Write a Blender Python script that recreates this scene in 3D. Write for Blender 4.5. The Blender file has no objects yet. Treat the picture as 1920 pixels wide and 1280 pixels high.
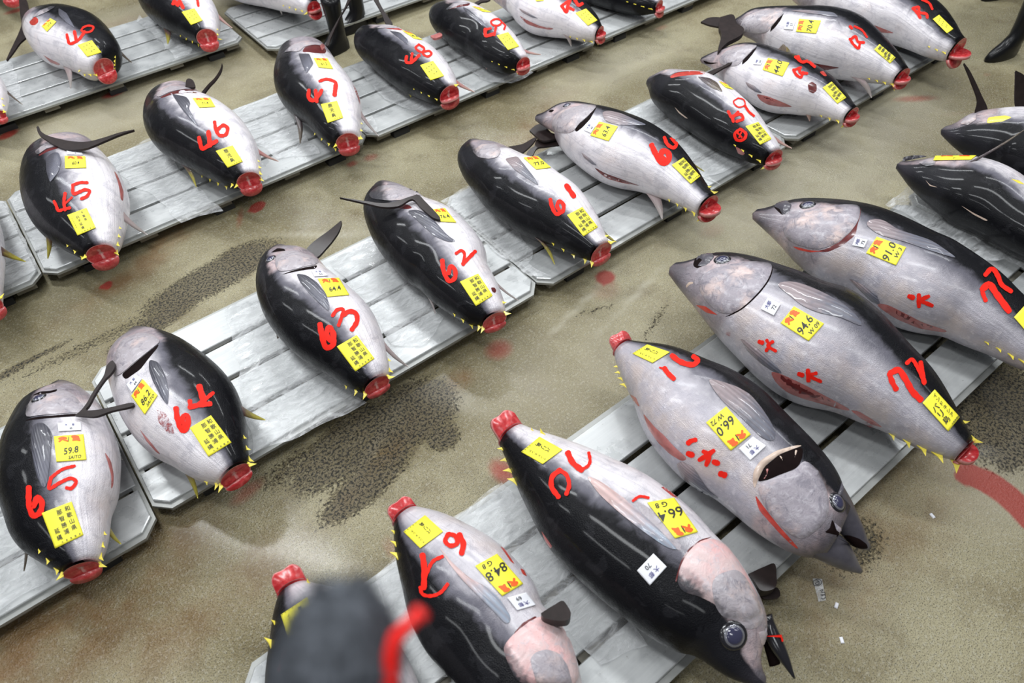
import bpy, bmesh, math, random, re
import numpy as np
from mathutils import Vector, Matrix
from mathutils.bvhtree import BVHTree
from mathutils.geometry import delaunay_2d_cdt

S = bpy.context.scene
COL = S.collection
random.seed(7)

# ---------------------------------------------------------------- camera
# World: X runs along the pallet rows, Y away across them, Z up (metres).
FPX = 1310.0                     # focal length in pixels of the 1920 x 1280 frame
CAM_H = 2.6
PITCH, ROLL, YAW = math.radians(49.12), math.radians(-2.54), math.radians(36.25)
def _basis():
    f = np.array([0, math.cos(PITCH), -math.sin(PITCH)]); r = np.array([1.0, 0, 0]); u = np.cross(r, f)
    r2 = math.cos(ROLL) * r + math.sin(ROLL) * u; u2 = -math.sin(ROLL) * r + math.cos(ROLL) * u
    c, s = math.cos(YAW), math.sin(YAW)
    M = np.array([[c, s, 0], [-s, c, 0], [0, 0, 1]])
    return M @ r2, M @ u2, M @ f
CR, CU, CF = _basis()
CP = np.array([0, 0, CAM_H])
cam_data = bpy.data.cameras.new('camera'); cam = bpy.data.objects.new('camera', cam_data); COL.objects.link(cam)
cam_data.sensor_width = 36.0; cam_data.lens = FPX / 1920 * 36
cam_data.clip_start = 0.02; cam_data.clip_end = 200
mw = Matrix.Identity(4)
for i in range(3):
    mw[i][0] = CR[i]; mw[i][1] = CU[i]; mw[i][2] = -CF[i]; mw[i][3] = CP[i]
cam.matrix_world = mw
cam_data.dof.use_dof = True; cam_data.dof.focus_distance = 3.3; cam_data.dof.aperture_fstop = 2.6
S.camera = cam

# ---------------------------------------------------------------- light
S.view_settings.view_transform = 'Standard'; S.view_settings.look = 'None'
S.view_settings.gamma = 1.0; S.view_settings.exposure = 0.28
S.view_settings.use_curve_mapping = False
world = bpy.data.worlds.new('hall_air'); S.world = world; world.use_nodes = True
world.node_tree.nodes['Background'].inputs[0].default_value = (0.80, 0.86, 1.0, 1)
world.node_tree.nodes['Background'].inputs[1].default_value = 0.06
LAMPS = [(x, y) for y in (-2.4, 1.2, 4.8, 8.4) for x in (-3.6, -0.2, 3.2, 6.6)]
LAMP_W = 80.0
for (x, y) in LAMPS:
    ld = bpy.data.lights.new('ceiling_tube', 'AREA'); ld.shape = 'RECTANGLE'; ld.size = 0.34; ld.size_y = 2.3
    ld.energy = LAMP_W * (1.3 if y > 3 else (0.35 if y < 0 else 0.95)) * (0.5 if x < -1 else 1.0); ld.color = (0.95, 0.98, 1.0)
    lo = bpy.data.objects.new('ceiling_tube', ld); COL.objects.link(lo); lo.location = (x, y, 4.9)
    lo.rotation_euler = (0, 0, 0.5)

# ---------------------------------------------------------------- pixel rays
CROP = dict(a=(0,0,3), b=(640,0,3), c=(1280,0,3), d=(0,427,3), e=(640,427,3), f=(1280,427,3), g=(0,853,3), h=(640,853,3), i=(1280,853,3),
    j=(0,680,4), k=(440,360,4), l=(860,280,4), m=(1120,560,4), n=(1440,560,4), o=(440,960,4), p=(880,960,4), q=(1440,160,4),
    r=(0,0,4), s=(240,80,4), t=(480,0,4), u=(800,0,4), v=(1200,0,4), w=(0,220,4), x=(980,160,4), y=(1340,800,4), z=(680,840,4),
    A=(1220,340,4), B=(1100,960,4), W=(0,0,1))
def P(txt):
    """survey string -> list of picture points; a letter names the survey sheet the numbers were read on"""
    out = []; cur = 'W'
    for L, X, Y in re.findall(r'([A-Za-z]?)\s*(-?[\d.]+),(-?[\d.]+)', txt):
        if L: cur = L
        ox, oy, sc = CROP[cur]
        if sc == 3: sc = 2.9984
        out.append((ox + float(X) / sc, oy + float(Y) / sc))
    return out
def ray(px):
    d = (px[0] - 960) * CR - (px[1] - 640) * CU + FPX * CF
    return d / np.linalg.norm(d)
def at_z(px, z):
    d = ray(px); return CP + d * ((z - CAM_H) / d[2])
def project(Q):
    Q = np.asarray(Q, float) - CP
    zf = Q @ CF
    return np.stack([960 + FPX * (Q @ CR) / zf, 640 - FPX * (Q @ CU) / zf], -1)

# ---------------------------------------------------------------- object helpers
def tag(o, label=None, cat=None, group=None, kind=None):
    if label: o['label'] = label
    if cat: o['category'] = cat
    if group: o['group'] = group
    if kind: o['kind'] = kind
    return o
def empty(name, loc, label=None, cat=None, group=None):
    o = bpy.data.objects.new(name, None); COL.objects.link(o); o.location = loc; o.empty_display_size = 0.1
    return tag(o, label, cat, group)
def mesh_obj(name, verts, faces, mats, parent=None, origin=(0, 0, 0), smooth=True, fmat=None):
    origin = np.asarray(origin, float)
    me = bpy.data.meshes.new(name)
    me.from_pydata([tuple(np.asarray(v, float) - origin) for v in verts], [], [tuple(int(i) for i in f) for f in faces])
    for m in (mats if isinstance(mats, (list, tuple)) else [mats]): me.materials.append(m)
    if fmat is not None: me.polygons.foreach_set('material_index', np.asarray(fmat, dtype=np.int32))
    me.polygons.foreach_set('use_smooth', [bool(smooth)] * len(me.polygons))
    me.update()
    o = bpy.data.objects.new(name, me); COL.objects.link(o)
    if parent is not None: o.parent = parent
    else: o.location = origin
    return o
def vattr(o, name, vals):
    a = o.data.attributes.new(name, 'FLOAT', 'POINT'); a.data.foreach_set('value', np.asarray(vals, np.float32))
class Geo:
    """collects simple solids into one mesh"""
    def __init__(s): s.v = []; s.f = []; s.m = []
    def add(s, v, f, m=0):
        b = len(s.v); s.v += [tuple(q) for q in v]; s.f += [tuple(i + b for i in q) for q in f]; s.m += [m] * len(f)
    def box(s, x0, x1, y0, y1, z0, z1, m=0, bev=0.0):
        b = bev
        if b:
            v = []
            for z, e in ((z0, 0), (z1 - b, 0), (z1, b)):
                v += [(x0 + e, y0 + e, z), (x1 - e, y0 + e, z), (x1 - e, y1 - e, z), (x0 + e, y1 - e, z)]
            f = [(3, 2, 1, 0), (8, 9, 10, 11)]
            for r in (0, 4):
                for k in range(4): f.append((r + k, r + (k + 1) % 4, r + 4 + (k + 1) % 4, r + 4 + k))
            s.add(v, f, m)
        else:
            v = [(x, y, z) for z in (z0, z1) for x, y in ((x0, y0), (x1, y0), (x1, y1), (x0, y1))]
            s.add(v, [(3, 2, 1, 0), (4, 5, 6, 7)] + [(k, (k + 1) % 4, 4 + (k + 1) % 4, 4 + k) for k in range(4)], m)
    def tube(s, pts, rad, n=10, m=0, cap=True):
        pts = [np.asarray(q, float) for q in pts]
        if not isinstance(rad, (list, tuple)): rad = [rad] * len(pts)
        v = []; f = []
        for i, c in enumerate(pts):
            t = pts[min(i + 1, len(pts) - 1)] - pts[max(i - 1, 0)]; t /= np.linalg.norm(t) + 1e-9
            h = np.cross(t, (0.13, 0.21, 0.97)); h /= np.linalg.norm(h) + 1e-9; g = np.cross(t, h)
            for k in range(n):
                a = 2 * math.pi * k / n; v.append(c + rad[i] * (math.cos(a) * h + math.sin(a) * g))
        for i in range(len(pts) - 1):
            for k in range(n): f.append((i * n + k, i * n + (k + 1) % n, (i + 1) * n + (k + 1) % n, (i + 1) * n + k))
        if cap: f.append(tuple(range(n))[::-1]); f.append(tuple((len(pts) - 1) * n + k for k in range(n)))
        s.add(v, f, m)
    def build(s, name, mats, parent=None, origin=(0, 0, 0), smooth=False):
        return mesh_obj(name, s.v, s.f, mats, parent, origin, smooth, s.m)

# ---------------------------------------------------------------- materials
class N:
    def __init__(s, name):
        s.mat = bpy.data.materials.new(name); s.mat.use_nodes = True; s.t = s.mat.node_tree
        s.b = s.t.nodes['Principled BSDF']
    def n(s, typ, **kw):
        x = s.t.nodes.new(typ)
        for k, v in kw.items(): setattr(x, k, v)
        return x
    def link(s, a, b): s.t.links.new(a, b)
    def put(s, sock, val):
        if hasattr(val, 'is_output') or isinstance(val, bpy.types.NodeSocket): s.link(val, sock)
        else: sock.default_value = val
    def math(s, op, a, b=0.0, clamp=False):
        x = s.n('ShaderNodeMath', operation=op, use_clamp=clamp); s.put(x.inputs[0], a); s.put(x.inputs[1], b); return x.outputs[0]
    def attr(s, name): return s.n('ShaderNodeAttribute', attribute_name=name).outputs['Fac']
    def coord(s, which='Object'): return s.n('ShaderNodeTexCoord').outputs[which]
    def noise(s, scale, detail=3, rough=0.55, vec=None, dist=0.0):
        x = s.n('ShaderNodeTexNoise'); x.inputs['Scale'].default_value = scale; x.inputs['Detail'].default_value = detail
        x.inputs['Roughness'].default_value = rough; x.inputs['Distortion'].default_value = dist
        s.link(vec if vec is not None else s.coord(), x.inputs['Vector']); return x.outputs[0]
    def voro(s, scale, vec=None, feature='F1', out='Distance'):
        x = s.n('ShaderNodeTexVoronoi', feature=feature); x.inputs['Scale'].default_value = scale
        s.link(vec if vec is not None else s.coord(), x.inputs['Vector']); return x.outputs[out]
    def mapv(s, vec, scale=(1, 1, 1), rot=(0, 0, 0)):
        x = s.n('ShaderNodeMapping'); x.inputs['Scale'].default_value = scale; x.inputs['Rotation'].default_value = rot
        s.link(vec, x.inputs['Vector']); return x.outputs[0]
    def step(s, val, lo, hi, a=0.0, b=1.0):
        x = s.n('ShaderNodeMapRange', interpolation_type='SMOOTHSTEP'); s.put(x.inputs['Value'], val)
        s.put(x.inputs['From Min'], lo); s.put(x.inputs['From Max'], hi); s.put(x.inputs['To Min'], a); s.put(x.inputs['To Max'], b)
        return x.outputs[0]
    def mix(s, fac, a, b, mode='MIX'):
        x = s.n('ShaderNodeMix', data_type='RGBA', blend_type=mode)
        s.put(x.inputs[0], fac)
        for sock, val in ((x.inputs[6], a), (x.inputs[7], b)):
            if isinstance(val, tuple) and len(val) == 3: val = (*val, 1)
            s.put(sock, val)
        return x.outputs[2]
    def bump(s, h, strength=0.3, dist=0.01):
        x = s.n('ShaderNodeBump'); x.inputs['Strength'].default_value = strength; x.inputs['Distance'].default_value = dist
        s.link(h, x.inputs['Height']); s.link(x.outputs[0], s.b.inputs['Normal'])
    def set(s, **kw):
        for k, v in kw.items():
            if isinstance(v, tuple) and len(v) == 3: v = (*v, 1)
            s.put(s.b.inputs[k.replace('_', ' ')], v)
        return s.mat
def simple(name, col, rough=0.5, metal=0.0, coat=0.0, var=0.12, vs=30.0, spec=0.5):
    m = N(name); n = m.noise(vs)
    c2 = tuple(c * (1 - var) for c in col); c1 = tuple(min(1, c * (1 + var)) for c in col)
    m.set(Base_Color=m.mix(n, c2, c1), Roughness=rough, Metallic=metal, Coat_Weight=coat, Coat_Roughness=0.12, Specular_IOR_Level=spec); return m.mat

def mat_skin():
    m = N('tuna_skin'); co = m.coord()
    dk = m.attr('dk'); u = m.attr('u'); tone = m.attr('tone'); hd = m.attr('head')
    big = m.noise(5.0, 4, 0.6, co); fine = m.noise(38, 4, 0.6, co); med = m.noise(14, 3, 0.6, co, 0.6)
    # pale flank, more lavender on the large fish
    silver = m.mix(tone, (0.79, 0.745, 0.77), (0.335, 0.315, 0.375))
    silver = m.mix(m.step(big, 0.52, 0.76, 0, 0.5), silver, (0.66, 0.52, 0.47))
    silver = m.mix(m.step(med, 0.46, 0.70, 0, 0.55), silver, m.mix(tone, (0.47, 0.45, 0.50), (0.24, 0.23, 0.29)))
    silver = m.mix(m.step(fine, 0.50, 0.72, 0, 0.45), silver, (0.80, 0.76, 0.78))
    blot = m.noise(21, 5, 0.75, co, 1.0); silver = m.mix(m.step(blot, 0.55, 0.68, 0, 0.5), silver, m.mix(tone, (0.40, 0.37, 0.42), (0.17, 0.165, 0.22)))
    sv = m.n('ShaderNodeCombineXYZ'); m.link(m.math('MULTIPLY', u, 2.0), sv.inputs[0]); m.link(m.math('MULTIPLY', dk, 9.0), sv.inputs[1])
    streak = m.noise(1.6, 4, 0.65, sv.outputs[0], 0.4)
    silver = m.mix(m.step(streak, 0.50, 0.66, 0, 0.42), silver, (0.36, 0.34, 0.385))
    band = m.math('MULTIPLY', m.step(m.math('ABSOLUTE', m.math('ADD', dk, 1.15)), 0.1, 0.6, 0.75, 0.0), m.step(big, 0.38, 0.6))
    silver = m.mix(m.math('MULTIPLY', band, tone), silver, (0.60, 0.49, 0.43))
    # dark back with paler rubbed patches
    black = m.mix(m.step(med, 0.57, 0.62, 0, 0.55), (0.005, 0.005, 0.0065), (0.017, 0.017, 0.020))
    grey = (0.13, 0.125, 0.15)
    d = m.math('ADD', dk, m.math('MULTIPLY', m.math('SUBTRACT', med, 0.5), 0.34))
    body = m.mix(m.step(d, m.step(tone, 0.0, 0.7, -0.5, -0.95), -0.02), silver, m.mix(m.step(d, -0.4, -0.05), (0.36, 0.34, 0.37), grey))
    body = m.mix(m.step(d, -0.05, 0.16), body, black)
    # head plates
    cheek = m.mix(m.step(big, 0.46, 0.66), (0.27, 0.235, 0.26), (0.55, 0.42, 0.42))
    cheek = m.mix(m.step(fine, 0.48, 0.72, 0, 0.5), cheek, (0.45, 0.42, 0.46)); cheek = m.mix(m.step(blot, 0.52, 0.66, 0, 0.6), cheek, (0.13, 0.12, 0.145))
    cheek = m.mix(m.step(d, -0.02, 0.22), cheek, (0.012, 0.012, 0.015))
    body = m.mix(hd, body, cheek)
    # dark snout tip
    body = m.mix(m.step(u, 0.02, 0.085, 0.75, 0.0), body, (0.035, 0.032, 0.04))
    scale = m.voro(260, co)
    m.bump(m.math('ADD', m.math('MULTIPLY', scale, 0.6), m.math('ADD', m.math('MULTIPLY', fine, 0.9), m.math('MULTIPLY', streak, m.step(d, -0.3, 0.05, 1.3, 0.25)))), 0.30, 0.006)
    m.set(Base_Color=body, Roughness=m.step(fine, 0.3, 0.7, 0.28, 0.45), Metallic=m.step(d, -0.3, 0.1, 0.10, 0.0),
          Coat_Weight=m.step(d, -0.25, 0.0, 0.32, 0.15), Coat_Roughness=m.step(d, -0.25, 0.0, 0.17, 0.09), Specular_IOR_Level=m.step(d, -0.25, 0.0, 0.45, 0.12))
    return m.mat
def mat_plate(name='gill_plate', pink=0.0):
    m = N(name); co = m.coord(); big = m.noise(7, 4, 0.6, co); fine = m.noise(34, 4, 0.65, co, 0.5); dk = m.attr('dk'); tone = m.attr('tone')
    c = m.mix(tone, (0.40, 0.36, 0.38), (0.30, 0.27, 0.31))
    c = m.mix(pink, c, (0.66, 0.50, 0.49)); c = m.mix(m.step(big, 0.50 - 0.1 * pink, 0.70 - 0.1 * pink), c, (0.62 + 0.14 * pink, 0.48 - 0.02 * pink, 0.45)); c = m.mix(m.step(fine, 0.5, 0.7, 0, 0.6), c, (0.52, 0.49, 0.53))
    blot = m.noise(19, 5, 0.75, co, 1.2); c = m.mix(m.step(blot, 0.50 + 0.05 * pink, 0.66 + 0.05 * pink, 0, 0.65 - 0.25 * pink), c, (0.16, 0.15, 0.185))
    d = m.math('ADD', dk, m.math('MULTIPLY', m.math('SUBTRACT', big, 0.5), 0.5))
    c = m.mix(m.step(d, -0.05, 0.3), c, (0.04, 0.038, 0.046))
    m.bump(m.math('ADD', fine, m.math('MULTIPLY', blot, 1.5)), 0.4, 0.007)
    m.set(Base_Color=c, Roughness=0.4, Coat_Weight=0.3, Coat_Roughness=0.2); return m.mat
def mat_flesh():
    m = N('red_flesh'); co = m.coord(); n = m.noise(45, 4, 0.6, co); w = m.attr('pale')
    c = m.mix(m.step(n, 0.4, 0.7), (0.46, 0.022, 0.026), (0.68, 0.085, 0.085)); c = m.mix(w, c, (0.80, 0.50, 0.47))
    m.bump(n, 0.25, 0.004); m.set(Base_Color=c, Roughness=0.25, Coat_Weight=0.4, Coat_Roughness=0.15); return m.mat
def mat_fin(name, base, tip, tip2=None):
    m = N(name); L = m.attr('along'); ac = m.attr('across'); st = m.n('ShaderNodeTexWave', wave_type='BANDS'); st.inputs['Scale'].default_value = 7
    st.inputs['Distortion'].default_value = 1.5
    cb = m.n('ShaderNodeCombineXYZ'); m.link(ac, cb.inputs[0]); m.link(cb.outputs[0], st.inputs['Vector'])
    n = m.noise(40, 3); c = m.mix(m.step(m.math('ADD', L, m.math('MULTIPLY', m.math('SUBTRACT', n, 0.5), 0.5)), 0.25, 0.8), base, tip)
    c = m.mix(m.math('MULTIPLY', st.outputs['Fac'], 0.35), c, tuple(q * 0.4 for q in base))
    m.bump(st.outputs['Fac'], 0.3, 0.003); m.set(Base_Color=c, Roughness=0.35, Coat_Weight=0.3); return m.mat
def mat_floor():
    m = N('wet_concrete'); co = m.coord(); g1 = m.noise(210, 2, 0.7, co); g2 = m.noise(75, 3, 0.6, co); big = m.noise(0.9, 5, 0.6, co); mid = m.noise(4.5, 5, 0.65, co)
    c = m.mix(m.step(big, 0.35, 0.65), (0.205, 0.172, 0.088), (0.335, 0.300, 0.185))
    c = m.mix(m.step(mid, 0.45, 0.72, 0, 0.55), c, (0.130, 0.095, 0.040))
    c = m.mix(m.step(g2, 0.50, 0.66, 0, 0.45), c, (0.42, 0.40, 0.32))
    c = m.mix(m.step(g1, 0.54, 0.61, 0, 0.80), c, (0.055, 0.046, 0.028))
    sp = m.voro(16, co); c = m.mix(m.step(sp, 0.035, 0.05, 0.85, 0.0), c, (0.03, 0.026, 0.02))
    pale = m.attr('pale'); c = m.mix(m.math('MULTIPLY', pale, m.step(mid, 0.3, 0.6, 0.5, 1)), c, (0.40, 0.37, 0.28))
    rust = m.attr('rust'); c = m.mix(m.math('MULTIPLY', rust, m.step(mid, 0.35, 0.6, 0.25, 0.75)), c, (0.19, 0.075, 0.015))
    worn = m.attr('worn'); gr = m.noise(85, 4, 0.7, co); wm = m.step(m.math('ADD', worn, m.math('MULTIPLY', m.math('SUBTRACT', g2, 0.5), 1.3)), 0.36, 0.55)
    c = m.mix(m.math('MULTIPLY', wm, 0.72), c, (0.115, 0.090, 0.050)); c = m.mix(m.math('MULTIPLY', m.step(gr, 0.48, 0.55, 0.0, 0.95), wm), c, (0.014, 0.013, 0.010))
    blood = m.attr('blood'); bm = m.step(m.math('ADD', blood, m.math('MULTIPLY', m.math('ADD', m.math('MULTIPLY', m.math('SUBTRACT', g2, 0.5), 1.0), m.math('MULTIPLY', m.math('SUBTRACT', g1, 0.5), 1.2)))), 0.25, 0.70, 0, 0.85)
    c = m.mix(bm, c, (0.30, 0.016, 0.012))
    wet = m.step(m.math('ADD', m.attr('wet'), m.math('MULTIPLY', m.math('SUBTRACT', mid, 0.5), 0.7)), 0.0, 0.75)
    h = m.math('ADD', m.math('MULTIPLY', g2, 1.0), m.math('MULTIPLY', g1, 0.5))
    h = m.math('ADD', h, m.math('MULTIPLY', m.math('MULTIPLY', gr, wm), 2.0))
    h = m.math('ADD', h, m.math('MULTIPLY', m.math('MULTIPLY', m.noise(130, 2, 0.5, co), wet), 2.6))
    m.bump(h, 0.6, 0.008)
    m.set(Base_Color=c, Roughness=m.step(wet, 0, 1, 0.50, 0.20), Specular_IOR_Level=0.45, Coat_Weight=m.math('MULTIPLY', wet, 0.25), Coat_Roughness=0.15)
    return m.mat
def mat_pallet():
    m = N('grey_pallet'); co = m.coord(); st = m.noise(6, 4, 0.6, m.mapv(co, (0.5, 14, 3))); n = m.noise(9, 4, 0.6, co); f = m.noise(60, 3, 0.6, co)
    c = m.mix(n, (0.40, 0.415, 0.42), (0.56, 0.57, 0.565)); c = m.mix(m.step(st, 0.4, 0.7, 0, 0.35), c, (0.62, 0.63, 0.62))
    c = m.mix(m.step(f, 0.66, 0.74, 0, 0.5), c, (0.20, 0.19, 0.17))
    m.bump(m.math('ADD', st, m.math('MULTIPLY', f, 0.4)), 0.12, 0.004)
    m.set(Base_Color=c, Roughness=m.step(n, 0.35, 0.65, 0.24, 0.46), Metallic=0.30, Specular_IOR_Level=0.5); return m.mat
def mat_sheet():
    m = N('clear_plastic'); co = m.coord(); wv = m.noise(11, 5, 0.65, m.mapv(co, (1, 2.4, 1), (0, 0, 0.7)), 1.2); n = m.noise(5, 3)
    m.bump(wv, 0.38, 0.015)
    m.set(Base_Color=(0.83, 0.84, 0.85), Roughness=0.16, Alpha=m.step(wv, 0.35, 0.68, 0.16, 0.50), Specular_IOR_Level=0.6, Coat_Weight=0.3); return m.mat
def mat_smear():
    m = N('blood_smear'); co = m.coord(); n = m.noise(55, 4, 0.7, m.mapv(co, (1, 1, 1)), 0.8)
    m.set(Base_Color=(0.36, 0.02, 0.02), Roughness=0.3, Alpha=m.step(n, 0.40, 0.66, 0.0, 0.75)); return m.mat
M = dict(skin=mat_skin(), plate=mat_plate(), platepink=mat_plate('pink_gill_plate', 1.0), flesh=mat_flesh(), floor=mat_floor(), pallet=mat_pallet(), sheet=mat_sheet(),
    rim=simple('pallet_rim', (0.34, 0.345, 0.33), 0.42, 0.35), under=simple('pallet_bar', (0.20, 0.185, 0.15), 0.6, 0.2), foot=simple('pallet_foot', (0.03, 0.03, 0.03), 0.7),
    paint=simple('red_paint', (0.80, 0.016, 0.006), 0.6, 0, 0, 0.12, 60, 0.2), yellow=simple('yellow_paper', (0.93, 0.84, 0.045), 0.55, 0, 0, 0.03, 40),
    white=simple('white_paper', (0.82, 0.82, 0.86), 0.5, 0, 0, 0.03), ink=simple('black_ink', (0.02, 0.02, 0.024), 0.5), navy=simple('navy_ink', (0.05, 0.045, 0.20), 0.5),
    orange=simple('orange_ink', (0.90, 0.12, 0.012), 0.5), slit=simple('belly_flesh', (0.40, 0.13, 0.12), 0.25, 0, 0.4, 0.55, 26), slitdark=simple('dark_gut', (0.13, 0.022, 0.022), 0.25, 0, 0.4, 0.6, 30),
    hole=simple('painted_cavity_shade', (0.008, 0.004, 0.004), 0.7, 0, 0, 0.5, 30, 0.06), gillred=simple('gill_red', (0.50, 0.05, 0.035), 0.3, 0, 0.4, 0.5, 40), blood=mat_smear(),  # hole: near-black patch colour painting the shade inside gill and mouth cavities
    bone=simple('pale_membrane', (0.55, 0.42, 0.34), 0.35, 0, 0.3, 0.35, 24), yfin=simple('finlet_yellow', (0.80, 0.66, 0.07), 0.4, 0, 0.2, 0.25, 60), dfin=simple('dark_fin', (0.022, 0.015, 0.014), 0.45, 0, 0.08, 0.6, 30, 0.2),
    jaw=simple('dark_jaw', (0.075, 0.07, 0.084), 0.32, 0, 0.3, 0.6, 16, 0.35), lens=simple('eye_lens', (0.045, 0.045, 0.085), 0.07, 0, 0.8, 0.2, 20), eyerim=simple('eye_rim', (0.22, 0.22, 0.25), 0.15, 0.3, 0.6), socket=simple('eye_socket', (0.018, 0.017, 0.02), 0.18, 0, 0.6),
    boot=simple('black_rubber', (0.008, 0.008, 0.009), 0.3, 0, 0.1, 0.1, 30, 0.25), cloth=simple('dark_cloth', (0.012, 0.012, 0.015), 0.85, spec=0.2), flesh_person=simple('person_flesh', (0.55, 0.36, 0.27), 0.5),
    fur=simple('grey_fur', (0.085, 0.092, 0.105), 0.95, 0, 0, 0.98, 110, 0.1), redcord=simple('red_cord', (0.88, 0.012, 0.008), 0.45), blackmetal=simple('black_tube', (0.02, 0.02, 0.02), 0.4, 0.3),
    fin_dark=mat_fin('fin_dark', (0.075, 0.055, 0.06), (0.12, 0.09, 0.06)), fin_yellow=mat_fin('fin_yellow', (0.11, 0.055, 0.05), (0.50, 0.44, 0.06)),
    fin_pink=mat_fin('fin_pink', (0.60, 0.27, 0.26), (0.62, 0.42, 0.36)), fin_pale=mat_fin('fin_pale', (0.46, 0.36, 0.36), (0.40, 0.36, 0.34)),
    fin_flank=mat_fin('fin_flank', (0.075, 0.073, 0.09), (0.13, 0.13, 0.165)), fin_flankpale=mat_fin('fin_flankpale', (0.60, 0.42, 0.40), (0.30, 0.35, 0.43)),
    fin_flankgrey=mat_fin('fin_flankgrey', (0.30, 0.24, 0.25), (0.14, 0.145, 0.18)))

# ---------------------------------------------------------------- setting: floor
ZP = 0.10                        # pallet deck height
def floor_build():
    xs = np.concatenate([[-16], np.arange(-2.6, 8.2, 0.03), [18]]); ys = np.concatenate([[-10], np.arange(-0.9, 8.6, 0.03), [22]])
    X, Y = np.meshgrid(xs, ys, indexing='ij'); nx, ny = X.shape
    v = np.stack([X.ravel(), Y.ravel(), np.zeros(X.size)], -1)
    f = [(i * ny + j, (i + 1) * ny + j, (i + 1) * ny + j + 1, i * ny + j + 1) for i in range(nx - 1) for j in range(ny - 1)]
    o = mesh_obj('floor', v, f, M['floor']); tag(o, kind='structure')
    F = {k: np.zeros(X.size) for k in ('blood', 'worn', 'rust', 'wet', 'pale')}
    def spot(kind, px, rx, ry, ang=0.0, s=1.0):
        c = at_z(px, 0); a = math.radians(ang); dx = v[:, 0] - c[0]; dy = v[:, 1] - c[1]
        p = (dx * math.cos(a) + dy * math.sin(a)) / rx; q = (-dx * math.sin(a) + dy * math.cos(a)) / ry
        F[kind] = np.maximum(F[kind], s * np.exp(-(p * p + q * q) ** 1.5 * 0.7))
    for px, rx, ry, a, s in [((1135, 520), .055, .05, 0, 1.0), ((1137, 545), .13, .10, 0, .38), ((935, 655), .09, .08, 0, .55), ((482, 388), .05, .035, 20, 1.4), ((450, 408), .14, .03, 60, .45),
            ((695, 295), .07, .05, 0, .5), ((660, 307), .05, .04, 0, .6), ((212, 176), .09, .05, 0, .8), ((410, 102), .08, .05, 0, .5), ((15, 252), .08, .05, 20, .8), ((1335, 432), .14, .09, 0, .36),
            ((942, 884), .06, .09, 0, .6), ((1715, 185), .20, .055, -35, .52), ((1800, 212), .30, .05, -30, .32), ((200, 535), .03, .025, 0, 1.4), ((463, 922), .11, .05, 10, .5), ((737, 1030), .05, .10, 0, .4),
            ((1240, 52), .10, .05, 0, .42), ((560, 340), .05, .03, 0, .35), ((30, 20), .12, .06, 0, .6), ((1440, 325), .15, .06, 0, .25), ((1790, 850), .05, .05, 0, .5), ((1850, 140), .06, .03, 0, .4),
            ((1020, 165), .05, .04, 0, .35), ((130, 1000), .12, .06, 0, .22), ((120, 1190), .2, .1, 0, .2), ((1780, 190), .10, .04, -40, .30)]:
        spot('blood', px, rx, ry, a, s)
    for t in np.linspace(0, 1, 14):          # painted red curve leading from the big tail
        spot('blood', (1812 + 118 * t, 888 + 82 * t - 14 * math.sin(math.pi * t)), .05, .035, 0, 1.5)
    for px, rx, ry, a, s in [((770, 775), .22, .16, 0, 1.0), ((660, 830), .30, .13, 10, .95), ((690, 905), .24, .08, 10, .9), ((830, 820), .08, .07, 0, .8), ((560, 870), .2, .08, 0, .55), ((400, 520), .38, .12, 5, .95),
            ((300, 600), .28, .07, 10, .75), ((450, 480), .2, .1, 0, .7), ((180, 640), .5, .05, 0, .45), ((1875, 770), .30, .22, 0, 1.0), ((1900, 850), .12, .05, 0, .9), ((1600, 1020), .15, .10, 0, .62), ((30, 690), .3, .02, 5, .8),
            ((1230, 600), .2, .03, 20, .42), ((1120, 580), .14, .02, -20, .5), ((700, 905), .1, .05, 0, .8), ((1900, 60), .1, .05, 0, .4)]:
        spot('worn', px, rx, ry, a, s)
    for px, rx, ry, a, s in [((320, 445), .30, .07, 40, .9), ((260, 500), .35, .07, 20, .7), ((860, 712), .07, .05, 0, .7), ((640, 735), .2, .08, 0, .35), ((1650, 980), .5, .2, 0, .35), ((1580, 1120), .2, .12, 0, .4), ((150, 1120), .5, .2, 0, .6),
            ((60, 1230), .5, .2, 0, .7), ((360, 1150), .4, .15, 0, .45), ((700, 880), .25, .05, 20, .6), ((450, 850), .25, .08, 0, .5), ((230, 40), .3, .1, 0, .35), ((990, 250), .5, .12, 20, .35), ((880, 120), .3, .1, 0, .2)]:
        spot('rust', px, rx, ry, a, s)
    for px, rx, ry, a, s in [((430, 1000), .45, .25, 20, .9), ((510, 1110), .30, .25, 0, .9), ((260, 1060), .5, .3, 0, .7), ((560, 370), .5, .3, 0, .8), ((1040, 340), .5, .25, 0, .9), ((860, 300), .8, .25, 10, .8), ((1230, 160), .5, .25, 0, .9),
            ((1180, 90), .5, .2, 0, .6), ((1850, 60), .6, .3, 0, .9), ((1750, 230), .8, .3, 0, .7), ((1440, 330), .3, .15, 0, .8), ((760, 800), .5, .3, 0, .6), ((1900, 760), .4, .4, 0, .7), ((250, 20), .8, .3, 0, .6), ((600, 560), .6, .2, 0, .4), ((1560, 300), .6, .3, 0, .5)]:
        spot('wet', px, rx, ry, a, s)
    for px, rx, ry, a, s in [((1100, 690), .5, .3, 0, .35), ((1500, 330), .9, .4, 0, .7), ((1600, 250), .9, .4, 0, .7), ((1080, 580), .3, .015, 12, .8), ((1180, 565), .4, .015, 12, .8), ((600, 440), .3, .02, -40, .7), ((700, 840), .25, .02, 30, .8),
            ((850, 750), .2, .05, -60, .6), ((1150, 130), .6, .2, 0, .5), ((300, 30), .9, .3, 0, .6), ((250, 200), .8, .25, 0, .6), ((560, 1040), .3, .015, -50, .5), ((1830, 690), .3, .03, 20, .8), ((1880, 900), .3, .2, 0, .5)]:
        spot('pale', px, rx, ry, a, s)
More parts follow.
